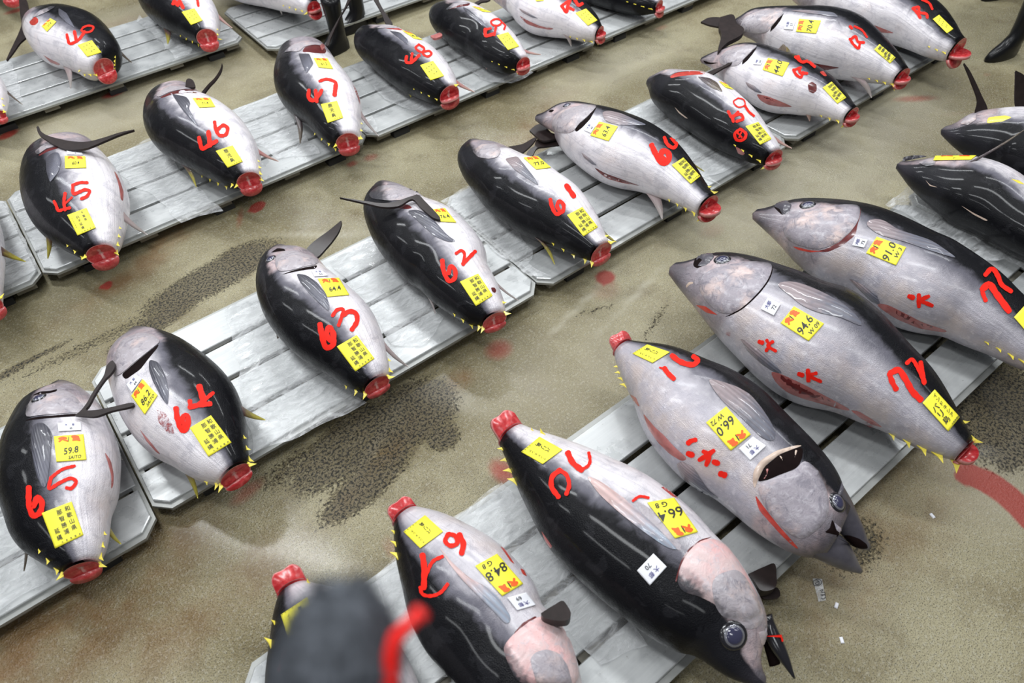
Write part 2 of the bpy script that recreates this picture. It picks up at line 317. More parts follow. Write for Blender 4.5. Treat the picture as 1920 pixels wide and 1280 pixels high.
    for k, a in F.items(): vattr(o, k, a)
floor_build()

# ---------------------------------------------------------------- tuna builder
def spline(pts, n):
    """Catmull-Rom through the points, n samples even in arc length"""
    p = np.asarray(pts, float); q = np.vstack([2 * p[0] - p[1], p, 2 * p[-1] - p[-2]]); out = []
    for i in range(1, len(q) - 2):
        d = [max(1e-4, np.linalg.norm(q[i + k + 1] - q[i + k])) ** 0.5 for k in (-1, 0, 1)]
        m1 = ((q[i] - q[i - 1]) / d[0] - (q[i + 1] - q[i - 1]) / (d[0] + d[1]) + (q[i + 1] - q[i]) / d[1]) * d[1]
        m2 = ((q[i + 1] - q[i]) / d[1] - (q[i + 2] - q[i]) / (d[1] + d[2]) + (q[i + 2] - q[i + 1]) / d[2]) * d[1]
        for t in np.linspace(0, 1, 16, endpoint=False):
            out.append((2 * t**3 - 3 * t**2 + 1) * q[i] + (t**3 - 2 * t**2 + t) * m1 + (-2 * t**3 + 3 * t**2) * q[i + 1] + (t**3 - t**2) * m2)
    out.append(q[-2]); out = np.array(out)
    s = np.concatenate([[0], np.cumsum(np.linalg.norm(np.diff(out, axis=0), axis=1))])
    t = np.linspace(0, s[-1], n)
    return np.stack([np.interp(t, s, out[:, 0]), np.interp(t, s, out[:, 1])], -1)
def smooth1(a, k=1, keep=True):
    a = np.array(a, float)
    for _ in range(k):
        b = a.copy(); b[1:-1] = 0.25 * a[:-2] + 0.5 * a[1:-1] + 0.25 * a[2:]; a = b
    return a
def cut_line(c, nrm, poly, sign, fallback):
    """where the line through c along nrm meets a polyline on the wanted side"""
    p = poly[:-1] - c; d = poly[1:] - poly[:-1]
    det = d[:, 0] * nrm[1] - d[:, 1] * nrm[0]
    det = np.where(np.abs(det) < 1e-9, 1e-9, det)
    s = (p[:, 1] * nrm[0] - p[:, 0] * nrm[1]) / det
    r = ((poly[:-1] + d * s[:, None]) - c) @ nrm
    ok = (s >= -0.001) & (s <= 1.001) & (r * sign > 0)
    if not ok.any(): return None
    return c + nrm * r[ok][np.argmin(np.abs(r[ok]))]
NR, NS = 44, 52
def sweep_from_outline(D, V, zbase, thick=0.78, lift=0.86, ns=NS, zfix=None):
    """outline of the upper (back) and lower (belly) edge -> centres, half sizes and frames of the solid"""
    D = spline(D, 240); V = spline(V, 240)
    idx = np.linspace(0, 239, ns).round().astype(int)
    L = D[idx].copy(); R = V[idx].copy(); C = (L + R) / 2; c0, c1 = C[0].copy(), C[-1].copy()
    s0 = np.linspace(0, 1, ns)
    def fit(C, deg):
        """smooth axis through fixed ends"""
        base = c0 + (c1 - c0) * s0[:, None]; B = np.stack([s0 * (1 - s0) * s0 ** k for k in range(deg)], -1)
        co = np.linalg.lstsq(B, C - base, rcond=None)[0]; Cf = base + B @ co
        q = np.concatenate([[0], np.cumsum(np.linalg.norm(np.diff(Cf, axis=0), axis=1))]); q /= q[-1]
        return np.stack([np.interp(s0, q, Cf[:, k]) for k in range(2)], -1)
    C = fit(C, 3)
    for it in range(5):
        T = np.gradient(C, axis=0); T /= np.linalg.norm(T, axis=1)[:, None] + 1e-9
        mid = ns // 2; nm = np.array([-T[mid, 1], T[mid, 0]]); sg = 1 if (D[120] - V[120]) @ nm > 0 else -1
        hl = np.full(ns, np.nan); hr = np.full(ns, np.nan)
        for i in range(1, ns - 1):
            nrm = np.array([-T[i, 1], T[i, 0]])
            l = cut_line(C[i], nrm, D, sg, None); r = cut_line(C[i], nrm, V, -sg, None)
            if l is not None: hl[i] = (l - C[i]) @ nrm * sg
            if r is not None: hr[i] = -(r - C[i]) @ nrm * sg
        for h, e in ((hl, D), (hr, V)):
            h[0] = np.linalg.norm(D[0] - V[0]) / 2; h[-1] = np.linalg.norm(D[-1] - V[-1]) / 2
            bad = np.isnan(h); h[bad] = np.interp(s0[bad], s0[~bad], h[~bad])
        hl = smooth1(hl, 2); hr = smooth1(hr, 2)
        nr = np.stack([-T[:, 1], T[:, 0]], -1) * sg
        L = C + nr * hl[:, None]; R = C - nr * hr[:, None]
        C = fit((L + R) / 2, 4)
    W = (hl + hr) / 2; C = smooth1((L + R) / 2, 3); C[0] = c0; C[-1] = c1
    L = C + nr * W[:, None]; R = C - nr * W[:, None]
    W = smooth1(W, 1); W[0] = max(W[0], 0.72 * W[1])
    uu = np.linspace(0, 1, ns)
    kk = np.interp(uu, [0, 0.15, 0.3, 0.6, 1], [0.66, 0.70, thick, thick + 0.02, 0.92])
    zc = np.full(ns, zbase + 0.15)
    for it in range(8):
        Q = np.array([at_z(C[i], zc[i]) for i in range(ns)])
        t = np.gradient(Q, axis=0); t = np.stack([smooth1(t[:, k], 4) for k in range(3)], -1); t /= np.linalg.norm(t, axis=1)[:, None]
        nh = np.stack([t[:, 1], -t[:, 0], np.zeros(ns)], -1); nh /= np.linalg.norm(nh, axis=1)[:, None]
        nv = np.cross(t, nh); sg = np.where(nv[:, 2] < 0, -1, 1); nv *= sg[:, None]
        dv = Q - CP; dep = dv @ CF; d = dv / np.linalg.norm(dv, axis=1)[:, None]
        m = np.cross(d, t); m /= np.linalg.norm(m, axis=1)[:, None] + 1e-9
        hw = W / FPX * dep
        a = hw / np.sqrt((m * nh).sum(1) ** 2 + kk ** 2 * (m * nv).sum(1) ** 2)
        a = smooth1(a, 3)
        b = kk * a; bm = b.max()
        if zfix is None: zc = 0.5 * zc + 0.5 * (zbase + b + lift * (bm - b))
        else: zc = np.full(ns, zfix) if np.isscalar(zfix) else np.interp(uu, [0, 1], zfix)
        zc = smooth1(zc, 3)
    # nh must look to the back side of the fish
    side = project(Q + 0.05 * nh) - project(Q)
    if ((L - R) * side).sum() < 0: nh = -nh
    return dict(Q=Q, t=t, nh=nh, nv=nv, a=a, b=b, L=L, R=R, C=C, ns=ns, u=uu)

FISH = {}
def up_axis(px_list): return None
class Tuna:
    def __init__(s, key, D, V, label, dk=(.5, .5, .5), head=0.27, tone=0.0, thick=0.78, base=ZP, lift=0.86, blunt=0.45):
        s.key = key
        s.sw = sw = sweep_from_outline(P(D), P(V), base + 0.004, thick, lift)
        ns = sw['ns']; ph = np.linspace(0, 2 * math.pi, NR, endpoint=False)
        cs, sn = np.cos(ph), np.sin(ph)
        e = 0.94
        cx = np.sign(cs) * np.abs(cs) ** e; cy = np.sign(sn) * np.abs(sn) ** e
        ring = sw['Q'][:, None, :] + sw['a'][:, None, None] * cx[None, :, None] * sw['nh'][:, None, :] + sw['b'][:, None, None] * cy[None, :, None] * sw['nv'][:, None, :]
        s.ring = ring
        verts = ring.reshape(-1, 3)
        faces = []
        for i in range(ns - 1):
            for k in range(NR):
                q = (i * NR + k, i * NR + (k + 1) % NR, (i + 1) * NR + (k + 1) % NR, (i + 1) * NR + k); faces.append(q)
        tip = sw['Q'][0] - sw['t'][0] * sw['a'][0] * blunt
        verts = np.vstack([verts, tip, sw['Q'][-1] - sw['t'][-1] * sw['b'][-1] * 0.7]); nt = len(verts)
        faces += [(nt - 2, (k + 1) % NR, k) for k in range(NR)]
        faces += [(nt - 1, (ns - 1) * NR + k, (ns - 1) * NR + (k + 1) % NR) for k in range(NR)]
        # orientation outward
        c = sw['Q'][ns // 2]; f0 = faces[(ns // 2) * NR]; p0, p1, p2 = (verts[j] for j in f0[:3])
        if np.dot(np.cross(p1 - p0, p2 - p0), p0 - c) < 0: faces = [tuple(reversed(f)) for f in faces]
        s.verts = verts; s.faces = faces
        mid = sw['Q'][ns // 2]; s.origin = (mid[0], mid[1], base)
        s.root = empty('tuna', s.origin, label, 'tuna')
        s.body = mesh_obj('body', verts, faces, M['skin'], s.root, s.origin)
        # colour coordinates: how far each point lies towards the back from the dark/pale border
        dkv = np.zeros(len(verts)); uv = np.zeros(len(verts))
        fr = np.interp(sw['u'], [0.05, 0.2, 0.5, 0.9], [dk[0], dk[0], dk[1], dk[2]])
        phs = np.where(ph > math.pi + 1.0, ph - 2 * math.pi, ph); s.phi0 = np.zeros(ns)
        pr = project(ring.reshape(-1, 3)).reshape(ns, NR, 2)
        for i in range(ns):
            ax = sw['R'][i] - sw['L'][i]; ax2 = max(1e-6, ax @ ax)
            cpx = project(sw['Q'][i])
            frac = ((pr[i] - cpx) @ ax) / ax2 + 0.5
            nrm = cx[:, None] * sw['b'][i] * sw['nh'][i] + cy[:, None] * sw['a'][i] * sw['nv'][i]
            vis = (nrm * (ring[i] - CP)).sum(1) < 0
            cand = np.where(vis)[0]; o = cand[np.argsort(frac[cand])]
            s.phi0[i] = np.interp(fr[i], frac[o], phs[o]) if fr[i] > 0.02 else -0.4
        s.phi0 = smooth1(s.phi0, 6)
        for i in range(ns): dkv[i * NR:(i + 1) * NR] = s.phi0[i] - phs; uv[i * NR:(i + 1) * NR] = sw['u'][i]
        uv[-1] = 1; dkv[-2] = 0.0; dkv[-1] = 0.3
        s.dkv = dkv; s.uv = uv; s.tone = tone
        vattr(s.body, 'dk', dkv); vattr(s.body, 'u', uv); vattr(s.body, 'tone', np.full(len(verts), tone))
        vattr(s.body, 'head', np.clip((head - uv) / 0.02, 0, 1))
        s.surf_v = [tuple(v) for v in verts]; s.surf_f = list(faces); s.rebuild()
        s.prj = project(verts[:-2]); vn = np.repeat(sw['Q'], NR, axis=0); s.vn = verts[:-2] - vn
        s.vn /= np.linalg.norm(s.vn, axis=1)[:, None] + 1e-9
        s.front = (s.vn * (verts[:-2] - CP)).sum(1) < 0.02
        s.layer = 0.0
        FISH[key] = s
    def rebuild(s):
        s.bvh = BVHTree.FromPolygons([Vector(v) for v in s.surf_v], s.surf_f)
    def hit(s, px, clamp=True):
        d = ray(px)
        loc, nrm, fi, dist = s.bvh.ray_cast(Vector(CP), Vector(d))
        if loc is not None:
            n = np.array(nrm); 
            if n @ d > 0: n = -n
            return np.array(loc), n, True
        k = np.argmin(((s.prj - np.asarray(px)) ** 2).sum(1) + np.where(s.front, 0, 1e4))
        p = s.verts[k]; n = s.vn[k]
        if clamp: return p.copy(), n.copy(), False
        dep = np.linalg.norm(p - CP)
        return CP + d * dep, n.copy(), False
    def near(s, p):
        loc, nrm, fi, dist = s.bvh.find_nearest(Vector(p)); n = np.array(nrm)
        v = s.verts[s.faces[fi][0]] if fi < len(s.faces) else None
        return np.array(loc), n
    # -- a raised patch that follows the skin
    def patch(s, name, poly, mat, h=0.004, edge=0.0005, fall=8.0, parent=None, join=False, step=None, attrs=None, clamp=True, label=None):
        pts = np.array(P(poly) if isinstance(poly, str) else poly)
        size = max(np.ptp(pts[:, 0]), np.ptp(pts[:, 1])); step = step or max(1.6, size / 20)
        bd = []
        for i in range(len(pts)):
            a, b = pts[i], pts[(i + 1) % len(pts)]; n = max(1, int(np.linalg.norm(b - a) / step))
            bd += [a + (b - a) * k / n for k in range(n)]
        # round the corners a little
        bd = np.array(bd)
        for _ in range(2): bd = 0.25 * np.roll(bd, 1, 0) + 0.5 * bd + 0.25 * np.roll(bd, -1, 0)
        def inside(q):
            x, y = q; c = False; n = len(bd); j = n - 1
            for i in range(n):
                if (bd[i, 1] > y) != (bd[j, 1] > y) and x < (bd[j, 0] - bd[i, 0]) * (y - bd[i, 1]) / (bd[j, 1] - bd[i, 1]) + bd[i, 0]: c = not c
                j = i
            return c
        inner = []
        for gx in np.arange(bd[:, 0].min() + step / 2, bd[:, 0].max(), step):
            for gy in np.arange(bd[:, 1].min() + step / 2, bd[:, 1].max(), step):
                q = (gx, gy)
                if inside(q) and ((bd - q) ** 2).sum(1).min() > (0.5 * step) ** 2: inner.append(q)
        allp = [Vector(tuple(q)) for q in bd] + [Vector(q) for q in inner]
        nb = len(bd)
        vo, eo, fo, ov, oe, of = delaunay_2d_cdt(allp, [(i, (i + 1) % nb) for i in range(nb)], [], 1, 1e-4)
        V3 = []; base = []; dk = []; al = []; ac = []; dall = []
        p0 = pts[0]; pax = pts[len(pts) // 2] - p0; pl = np.linalg.norm(pax) + 1e-9; pax = pax / pl
        for q in vo:
            q = np.array(q); loc, n, ok = s.hit(q, clamp)
            dist = math.sqrt(((bd - q) ** 2).sum(1).min())
            hh = edge + h * (1 - math.exp(-dist / fall))
            V3.append(loc + n * hh); dall.append(dist)
            k = np.argmin(((s.verts[:-2] - loc) ** 2).sum(1)); dk.append(s.dkv[k])
            al.append(float((q - p0) @ pax / pl)); ac.append(float(((q - p0) @ np.array([-pax[1], pax[0]])) / pl))
        F3 = []
        for f in fo:
            a, b, c = (V3[i] for i in f[:3])
            F3.append(tuple(f) if np.dot(np.cross(b - a, c - a), a - CP) < 0 else tuple(reversed(f)))
        o = mesh_obj(name, V3, F3, M[mat], parent or s.root, s.origin)
        vattr(o, 'dk', dk); vattr(o, 'tone', np.full(len(V3), s.tone)); vattr(o, 'along', np.clip(al, 0, 1)); vattr(o, 'across', ac)
        if join:
            b = len(s.surf_v); s.surf_v += [tuple(v) for v in V3]; s.surf_f += [tuple(i + b for i in f) for f in F3]; s.rebuild()
        if label: o['label'] = label
        return o
    # -- brush strokes on the skin
    def strokes(s, name, txt, mat='paint', h=0.0022, parent=None, label=None):
        g = Geo(); rnd = random.Random(len(txt))
        for item in txt.split(';'):
            if not item.strip(): continue
            pstr, w = item.rsplit(':', 1); pts = np.array(P(pstr)); w = float(w) * 1.10
            letter = re.findall(r'[A-Za-z]', pstr)[0]; w = w / (2.9984 if CROP[letter][2] == 3 else CROP[letter][2])
            if len(pts) == 1: pts = np.array([pts[0] - (w * .3, 0), pts[0] + (w * .3, w * .2)])
            L = np.linalg.norm(np.diff(pts, axis=0), axis=1).sum(); n = max(5, int(L / max(1.2, w * 0.22)))
            c = spline(pts, n) if len(pts) > 2 else np.linspace(pts[0], pts[1], n)
            t = np.gradient(c, axis=0); t /= np.linalg.norm(t, axis=1)[:, None] + 1e-9
            # round caps
            cap0 = [c[0] - t[0] * w * 0.5 * q for q in (0.9, 0.55)]; cap1 = [c[-1] + t[-1] * w * 0.5 * q for q in (0.55, 0.9)]
            c = np.vstack([cap0, c, cap1]); t = np.vstack([t[:1], t[:1], t, t[-1:], t[-1:]])
            ws = np.full(len(c), 1.0); ws[0] = ws[-1] = 0.42; ws[1] = ws[-2] = 0.84
            ws *= np.array([1 + 0.16 * math.sin(k * 0.9 + len(pstr)) * rnd.random() for k in range(len(c))])
            V3 = []; nn = 5; s.layer += 0.00025
            for k in range(len(c)):
                for j in range(nn):
                    q = c[k] + np.array([-t[k, 1], t[k, 0]]) * (j / (nn - 1) - 0.5) * w * ws[k]
                    loc, n3, ok = s.hit(q); V3.append(loc + n3 * (h + s.layer))
            f = []
            for k in range(len(c) - 1):
                for j in range(nn - 1):
                    q = (k * nn + j, k * nn + j + 1, (k + 1) * nn + j + 1, (k + 1) * nn + j)
                    a, b, d = V3[q[0]], V3[q[1]], V3[q[2]]
                    f.append(q if np.dot(np.cross(b - a, d - a), a - CP) < 0 else q[::-1])
            g.add(V3, f)
        o = g.build(name, M[mat], parent or s.root, s.origin, True)
        if label: o['label'] = label
        return o
    # -- free fins that stand off the body
    def fin(s, b1, b2, tip, mat, name='fin', zt=None, curl=0.12, parent=None, wide=1.0):
        (p1,), (p2,), (pt,) = P(b1), P(b2), P(tip)
        A, na, _ = s.hit(p1); B, nb_, _ = s.hit(p2)
        zt = zt if zt is not None else max(s.origin[2] + 0.012, s.origin[2] + 0.30 * ((A[2] + B[2]) / 2 - s.origin[2]))
        T = at_z(pt, zt); A = A - na * 0.008; B = B - nb_ * 0.008
        n = 10; V3 = []; al = []; ac = []
        ax = T - (A + B) / 2; sidev = np.cross(ax, ray(pt)); sidev /= np.linalg.norm(sidev) + 1e-9
        if sidev @ (B - A) < 0: sidev = -sidev
        L = np.linalg.norm(ax); nrm = np.cross(ax / L, sidev); th = 0.0035
        for k in range(n):
            q = k / (n - 1); w = (1 - q) ** 0.85
            bow = sidev * curl * L * math.sin(math.pi * q) * 0.5 + np.array([0, 0, 0.05 * L * math.sin(math.pi * q)])
            c = (A + B) / 2 * (1 - q) + T * q + bow
            half = (B - A) / 2 * w * wide + sidev * 0.002
            for sg in (-1, 0, 1):
                for up in (1, -1):
                    V3.append(c + half * sg + nrm * th * up * (0.25 if sg else 1.0) * (1.1 - q)); al.append(q); ac.append(sg * w * 0.3)
        f = []
        for k in range(n - 1):
            b = k * 6; e = b + 6
            order = [0, 2, 4, 5, 3, 1]
            for j in range(6):
                f.append((b + order[j], b + order[(j + 1) % 6], e + order[(j + 1) % 6], e + order[j]))
        f.append((0, 2, 4, 5, 3, 1)); e = (n - 1) * 6; f.append(tuple(e + j for j in (1, 3, 5, 4, 2, 0)))
        o = mesh_obj(name, V3, f, M[mat], parent or s.root, s.origin)
        vattr(o, 'along', al); vattr(o, 'across', ac); return o
    def finlets(s, a, b, n, size=1.0, name='finlet'):
        (pa,), (pb,) = P(a), P(b); pa = np.array(pa); pb = np.array(pb)
        tail = np.array(s.sw['C'][-1]); dpx = pb - pa
        for k in range(n):
            q = pa + dpx * (k / max(1, n - 1)); loc, nr, ok = s.hit(q)
            i = np.argmin(np.linalg.norm(s.sw['Q'] - loc, axis=1)); t = s.sw['t'][i]; t = t - nr * (t @ nr); t /= np.linalg.norm(t)
            # away from the body in the picture
            c3 = loc - s.sw['Q'][i]; c3 = c3 - t * (c3 @ t); out = c3 / (np.linalg.norm(c3) + 1e-9)
            if not ok: out = nr
            sd = np.cross(t, out); L = 0.031 * size * (0.8 + 0.5 * k / max(1, n - 1)); Hh = 0.021 * size * (0.8 + 0.5 * k / max(1, n - 1))
            b0 = loc - out * 0.004
            V3 = [b0 - t * L * .5 + sd * .003, b0 - t * L * .5 - sd * .003, b0 + t * L * .5 + sd * .002, b0 + t * L * .5 - sd * .002,
                  b0 + t * L * .25 + out * Hh * .45 + sd * .002, b0 + t * L * .25 + out * Hh * .45 - sd * .002, b0 + t * L * .72 + out * Hh * 1.0]
            f = [(0, 2, 4), (1, 5, 3), (2, 6, 4), (3, 5, 6), (0, 4, 5, 1), (4, 6, 5), (2, 3, 6)]
            mesh_obj(name, V3, f, M['yfin'], s.root, s.origin, False)
    # -- the sawn tail stump and the slice folded away from it
    def tailcut(s, flaps=('hang',), v=0.35):
        sw = s.sw; C = sw['Q'][-1]; t = sw['t'][-1]; nh, nv, a, b = sw['nh'][-1], sw['nv'][-1], sw['a'][-1], sw['b'][-1]
        V3 = [C + t * 0.004 - t * v * b * 0.5]; pal = [1.0]; nn = NR; rings = (0.2, 0.4, 0.6, 0.8, 0.93, 1.01)
        for r in rings:
            for k in range(nn):
                p = 2 * math.pi * k / nn; x, y = math.cos(p) * r, math.sin(p) * r
                dep = -v * b * 0.5 * (1 - min(1, abs(y) * 1.35)) if r < 1 else -0.012
                V3.append(C + nh * a * x + nv * b * y + t * (0.010 + dep * (1 - r ** 4))); 
                pal.append(0.7 if r > 0.97 else (0.6 if abs(x) < 0.06 and abs(y) < .6 else 0.0))
        f = [(0, 1 + k, 1 + (k + 1) % nn) for k in range(nn)]
        for r in range(len(rings) - 1):
            for k in range(nn): f.append((1 + r * nn + k, 1 + (r + 1) * nn + k, 1 + (r + 1) * nn + (k + 1) % nn, 1 + r * nn + (k + 1) % nn))
        p0, p1, p2 = V3[0], V3[1], V3[2]
        if np.dot(np.cross(p1 - p0, p2 - p0), t) < 0: f = [q[::-1] for q in f]
        o = mesh_obj('tail_cut', V3, f, M['flesh'], s.root, s.origin); vattr(o, 'pale', pal)
        for fl in flaps:
            kind, sc = (fl if isinstance(fl, tuple) else (fl, 1.0))
            up = nv
            if kind == 'hang':   hinge, d1, d2 = C - nv * b * 0.62 + t * 0.008, (-nv * 0.85 + t * 0.38), nh
            elif kind == 'out':  hinge, d1, d2 = C - nv * b * 0.28 + t * 0.010, (t * 0.98 + nv * 0.12), nh
            elif kind == 'slab': hinge, d1, d2 = C + nv * b * 0.05 - t * 0.002, (t * 0.80 + nv * 0.60), nh
            elif kind == 'low':  hinge, d1, d2 = C - nv * b * 0.55 + t * 0.010, (-nv * 0.75 + t * 0.55), nh
            d1 = d1 / np.linalg.norm(d1); th = np.cross(d1, d2); th /= np.linalg.norm(th)
            Lf = b * (0.85 if kind == 'hang' else 1.05) * sc; top = []; n = 15
            for k in range(n):
                q = math.pi * k / (n - 1)
                if kind == 'slab': x = math.cos(q); y = abs(math.sin(q)) ** 0.22 * (1 + .04 * math.sin(q * 5 + a * 60))
                else: x = math.cos(q); y = abs(math.sin(q)) ** 0.8
                bulge = 0.06 * Lf * math.sin(q * 3)
                top.append(hinge + d2 * a * 0.93 * x + d1 * (Lf * y))
            T = 0.011; V4 = []; pl = []
            cen = hinge + d1 * Lf * 0.4
            for up_, inset in ((1, 0.93), (1, 1.0), (-1, 1.0)):
                for q in top: V4.append(cen + (q - cen) * inset + th * T * (up_ if inset == 1.0 else 1.25) * (0.7 if inset == 1.0 else 1)); pl.append(0.0 if inset < 1 else (0.55 if up_ > 0 else 0.1))
            V4 += [cen + th * T * 0.7, cen - th * T]; pl += [0.0, 0.0]
            f4 = [(3 * n, k, (k + 1) % n) for k in range(n)] + [(3 * n + 1, 2 * n + (k + 1) % n, 2 * n + k) for k in range(n)]
            for r in (0, n):
                for k in range(n): f4.append((r + k, r + n + k, r + n + (k + 1) % n, r + (k + 1) % n))
            o = mesh_obj('tail_flap', V4, f4, M['flesh'], s.root, s.origin); vattr(o, 'pale', pl)
    def eye(s, c, rx, ry=None):
        (p,) = P(c); letter = re.findall('[A-Za-z]', c)[0]; sc = 2.9984 if CROP[letter][2] == 3 else CROP[letter][2]
        rx /= sc; ry = (ry / sc) if ry else rx
        loc, n, ok = s.hit(p); dep = (loc - CP) @ CF; r = max(rx, ry) / FPX * dep
        i = np.argmin(np.linalg.norm(s.sw['Q'] - loc, axis=1)); t = s.sw['t'][i]; t = t - n * (t @ n); t /= np.linalg.norm(t); w = np.cross(n, t)
        def dome(name, rr, hh, z0, mat, parent, ring0=0.0):
            V3 = [loc + n * (z0 + hh)]; f = []; m = 20
            for j, q in enumerate((0.3, 0.6, 0.85, 1.0, 1.06)):
                for k in range(m):
                    a = 2 * math.pi * k / m
                    V3.append(loc + (t * math.cos(a) + w * math.sin(a)) * rr * min(q, 1.06) + n * (z0 + hh * math.sqrt(max(0, 1 - min(1, q) ** 2)) - (0.004 if q > 1 else 0)))
            f = [(0, 1 + k, 1 + (k + 1) % m) for k in range(m)]
            for j in range(4):
                for k in range(m): f.append((1 + j * m + k, 1 + (j + 1) * m + k, 1 + (j + 1) * m + (k + 1) % m, 1 + j * m + (k + 1) % m))
            return mesh_obj(name, V3, f, M[mat], parent, s.origin)
        e = dome('eye', r * 1.25, 0.10 * r, 0.001, 'socket', s.root)
        dome('iris', r * 1.0, 0.20 * r, 0.0025, 'eyerim', e); dome('pupil', r * 0.86, 0.26 * r, 0.0035, 'lens', e)

# ---------------------------------------------------------------- paper slips with writing
_glyph = {}
def glyphs(text, shear=0.0):
    key = (text, shear)
    if key in _glyph: return _glyph[key]
    cu = bpy.data.curves.new('lettering', 'FONT'); cu.body = text; cu.size = 1.0; cu.shear = shear; cu.resolution_u = 2; cu.offset = 0.010
    cu.align_x = 'CENTER'; cu.align_y = 'CENTER'
    ob = bpy.data.objects.new('lettering', cu); COL.objects.link(ob)
    dg = bpy.context.evaluated_depsgraph_get(); me = bpy.data.meshes.new_from_object(ob.evaluated_get(dg))
    vs = np.array([v.co[:2] for v in me.vertices]) if len(me.vertices) else np.zeros((0, 2))
    fs = [tuple(p.vertices) for p in me.polygons]
    bpy.data.objects.remove(ob); bpy.data.curves.remove(cu); bpy.data.meshes.remove(me)
    if len(vs):
        c = (vs.max(0) + vs.min(0)) / 2; vs = vs - c
        vs = vs / max(1e-6, max(np.ptp(vs[:, 0]) if len(text) == 1 else 0, np.ptp(vs[:, 1])))
    _glyph[key] = (vs, fs); return vs, fs
def slip(fish, corners, items, name, label, group, mat='yellow', h=0.0045):
    """paper laid on the fish: corners in the slip's own reading order (top left, top right, bottom right, bottom left)"""
    TL, TR, BR, BL = (np.array(q) for q in P(corners)); n = 17
    G = np.zeros((n, n, 3)); NN = np.zeros((n, n, 3)); ok = np.zeros((n, n), bool)
    for i in range(n):
        for j in range(n):
            x, y = j / (n - 1), i / (n - 1); q = (TL * (1 - x) + TR * x) * (1 - y) + (BL * (1 - x) + BR * x) * y
            G[i, j], NN[i, j], ok[i, j] = fish.hit(q, False)
    if ok.any() and not ok.all():      # corners that hang over the edge continue the paper's own curve
        cpt = np.argwhere(ok)
        for i, j in np.argwhere(~ok):
            k = cpt[np.argmin(((cpt - (i, j)) ** 2).sum(1))]; x, y = j / (n - 1), i / (n - 1)
            q = (TL * (1 - x) + TR * x) * (1 - y) + (BL * (1 - x) + BR * x) * y
            d = ray(q); G[i, j] = CP + d * np.linalg.norm(G[k[0], k[1]] - CP); NN[i, j] = NN[k[0], k[1]]
    mn = NN.mean((0, 1)); mn /= np.linalg.norm(mn); NN = 0.5 * NN + 0.5 * mn; NN /= np.linalg.norm(NN, axis=2)[:, :, None]
    for _ in range(2):
        G[1:-1, :] = 0.25 * G[:-2, :] + 0.5 * G[1:-1, :] + 0.25 * G[2:, :]; G[:, 1:-1] = 0.25 * G[:, :-2] + 0.5 * G[:, 1:-1] + 0.25 * G[:, 2:]
    G = G + NN * h
    org = tuple(G[n // 2, n // 2]); V3 = []; F3 = []
    for lay in (0, 1):
        for i in range(n):
            for j in range(n): V3.append(G[i, j] - NN[i, j] * 0.0008 * lay)
    q = lambda i, j, l=0: l * n * n + i * n + j
    for i in range(n - 1):
        for j in range(n - 1):
            F3.append((q(i, j), q(i + 1, j), q(i + 1, j + 1), q(i, j + 1))); F3.append((q(i, j, 1), q(i, j + 1, 1), q(i + 1, j + 1, 1), q(i + 1, j, 1)))
    for k in range(n - 1):
        F3 += [(q(0, k), q(0, k + 1), q(0, k + 1, 1), q(0, k, 1)), (q(n - 1, k + 1), q(n - 1, k), q(n - 1, k, 1), q(n - 1, k + 1, 1)),
               (q(k + 1, 0), q(k, 0), q(k, 0, 1), q(k + 1, 0, 1)), (q(k, n - 1), q(k + 1, n - 1), q(k + 1, n - 1, 1), q(k, n - 1, 1))]
    a, b, c = V3[0], V3[n], V3[n + 1]
    if np.dot(np.cross(b - a, c - a), NN[0, 0]) < 0: F3 = [t[::-1] for t in F3]
    o = mesh_obj(name, V3, F3, M[mat], None, org); tag(o, label, 'paper slip', group)
    def pos(x, y, up):
        x = min(max(x, 0), 1) * (n - 1); y = min(max(y, 0), 1) * (n - 1); j = min(int(x), n - 2); i = min(int(y), n - 2); fx, fy = x - j, y - i
        w = ((1 - fx) * (1 - fy), fx * (1 - fy), (1 - fx) * fy, fx * fy); ids = ((i, j), (i, j + 1), (i + 1, j), (i + 1, j + 1))
        return sum(ww * (G[k] + NN[k] * up) for ww, k in zip(w, ids))
    g = {}
    asp = max(0.3, np.linalg.norm(TR - TL) / max(1, np.linalg.norm(BL - TL)))
    for it in items:
        kind = it[0]
        if kind == 't':      # ('t', text, x, y, size, ink, rotation, shear)
            _, txt, x, y, sz, ink = it[:6]; rot = math.radians(it[6]) if len(it) > 6 else 0; sh = it[7] if len(it) > 7 else 0.0
            vs, fs = glyphs(txt, sh); gg = g.setdefault(ink, Geo()); ca, sa = math.cos(rot), math.sin(rot)
            Vt = [pos(x + (p[0] * ca - p[1] * sa) * sz / asp, y - (p[0] * sa + p[1] * ca) * sz, 0.0018) for p in vs]
            gg.add(Vt, fs)
        else:                # ('b', [(x, y), ...], width, ink): a brush mark
            _, pts, w, ink = it; gg = g.setdefault(ink, Geo()); pts = np.array(pts, float)
            c = spline(pts, 4 * len(pts)) if len(pts) > 2 else np.linspace(pts[0], pts[1], 5); t = np.gradient(c, axis=0); t /= np.linalg.norm(t, axis=1)[:, None] + 1e-9
            Vt = []
            for k in range(len(c)):
                ww = w * (0.55 if k in (0, len(c) - 1) else 1)
                for sg in (-.5, .5): Vt.append(pos(c[k, 0] - t[k, 1] * sg * ww / asp, c[k, 1] + t[k, 0] * sg * ww, 0.0016))
            gg.add(Vt, [(2 * k, 2 * k + 1, 2 * k + 3, 2 * k + 2) for k in range(len(c) - 1)])
    names = dict(ink='writing', navy='stamp', orange='red_stamp')
    for ink, gg in g.items():
        ff = []
        for f in gg.f:
            a, b, c = (np.array(gg.v[i]) for i in f[:3]); ff.append(f if np.dot(np.cross(b - a, c - a), mn) > 0 else f[::-1])
        mesh_obj(names[ink], gg.v, ff, M[ink], o, org, False)
    return o
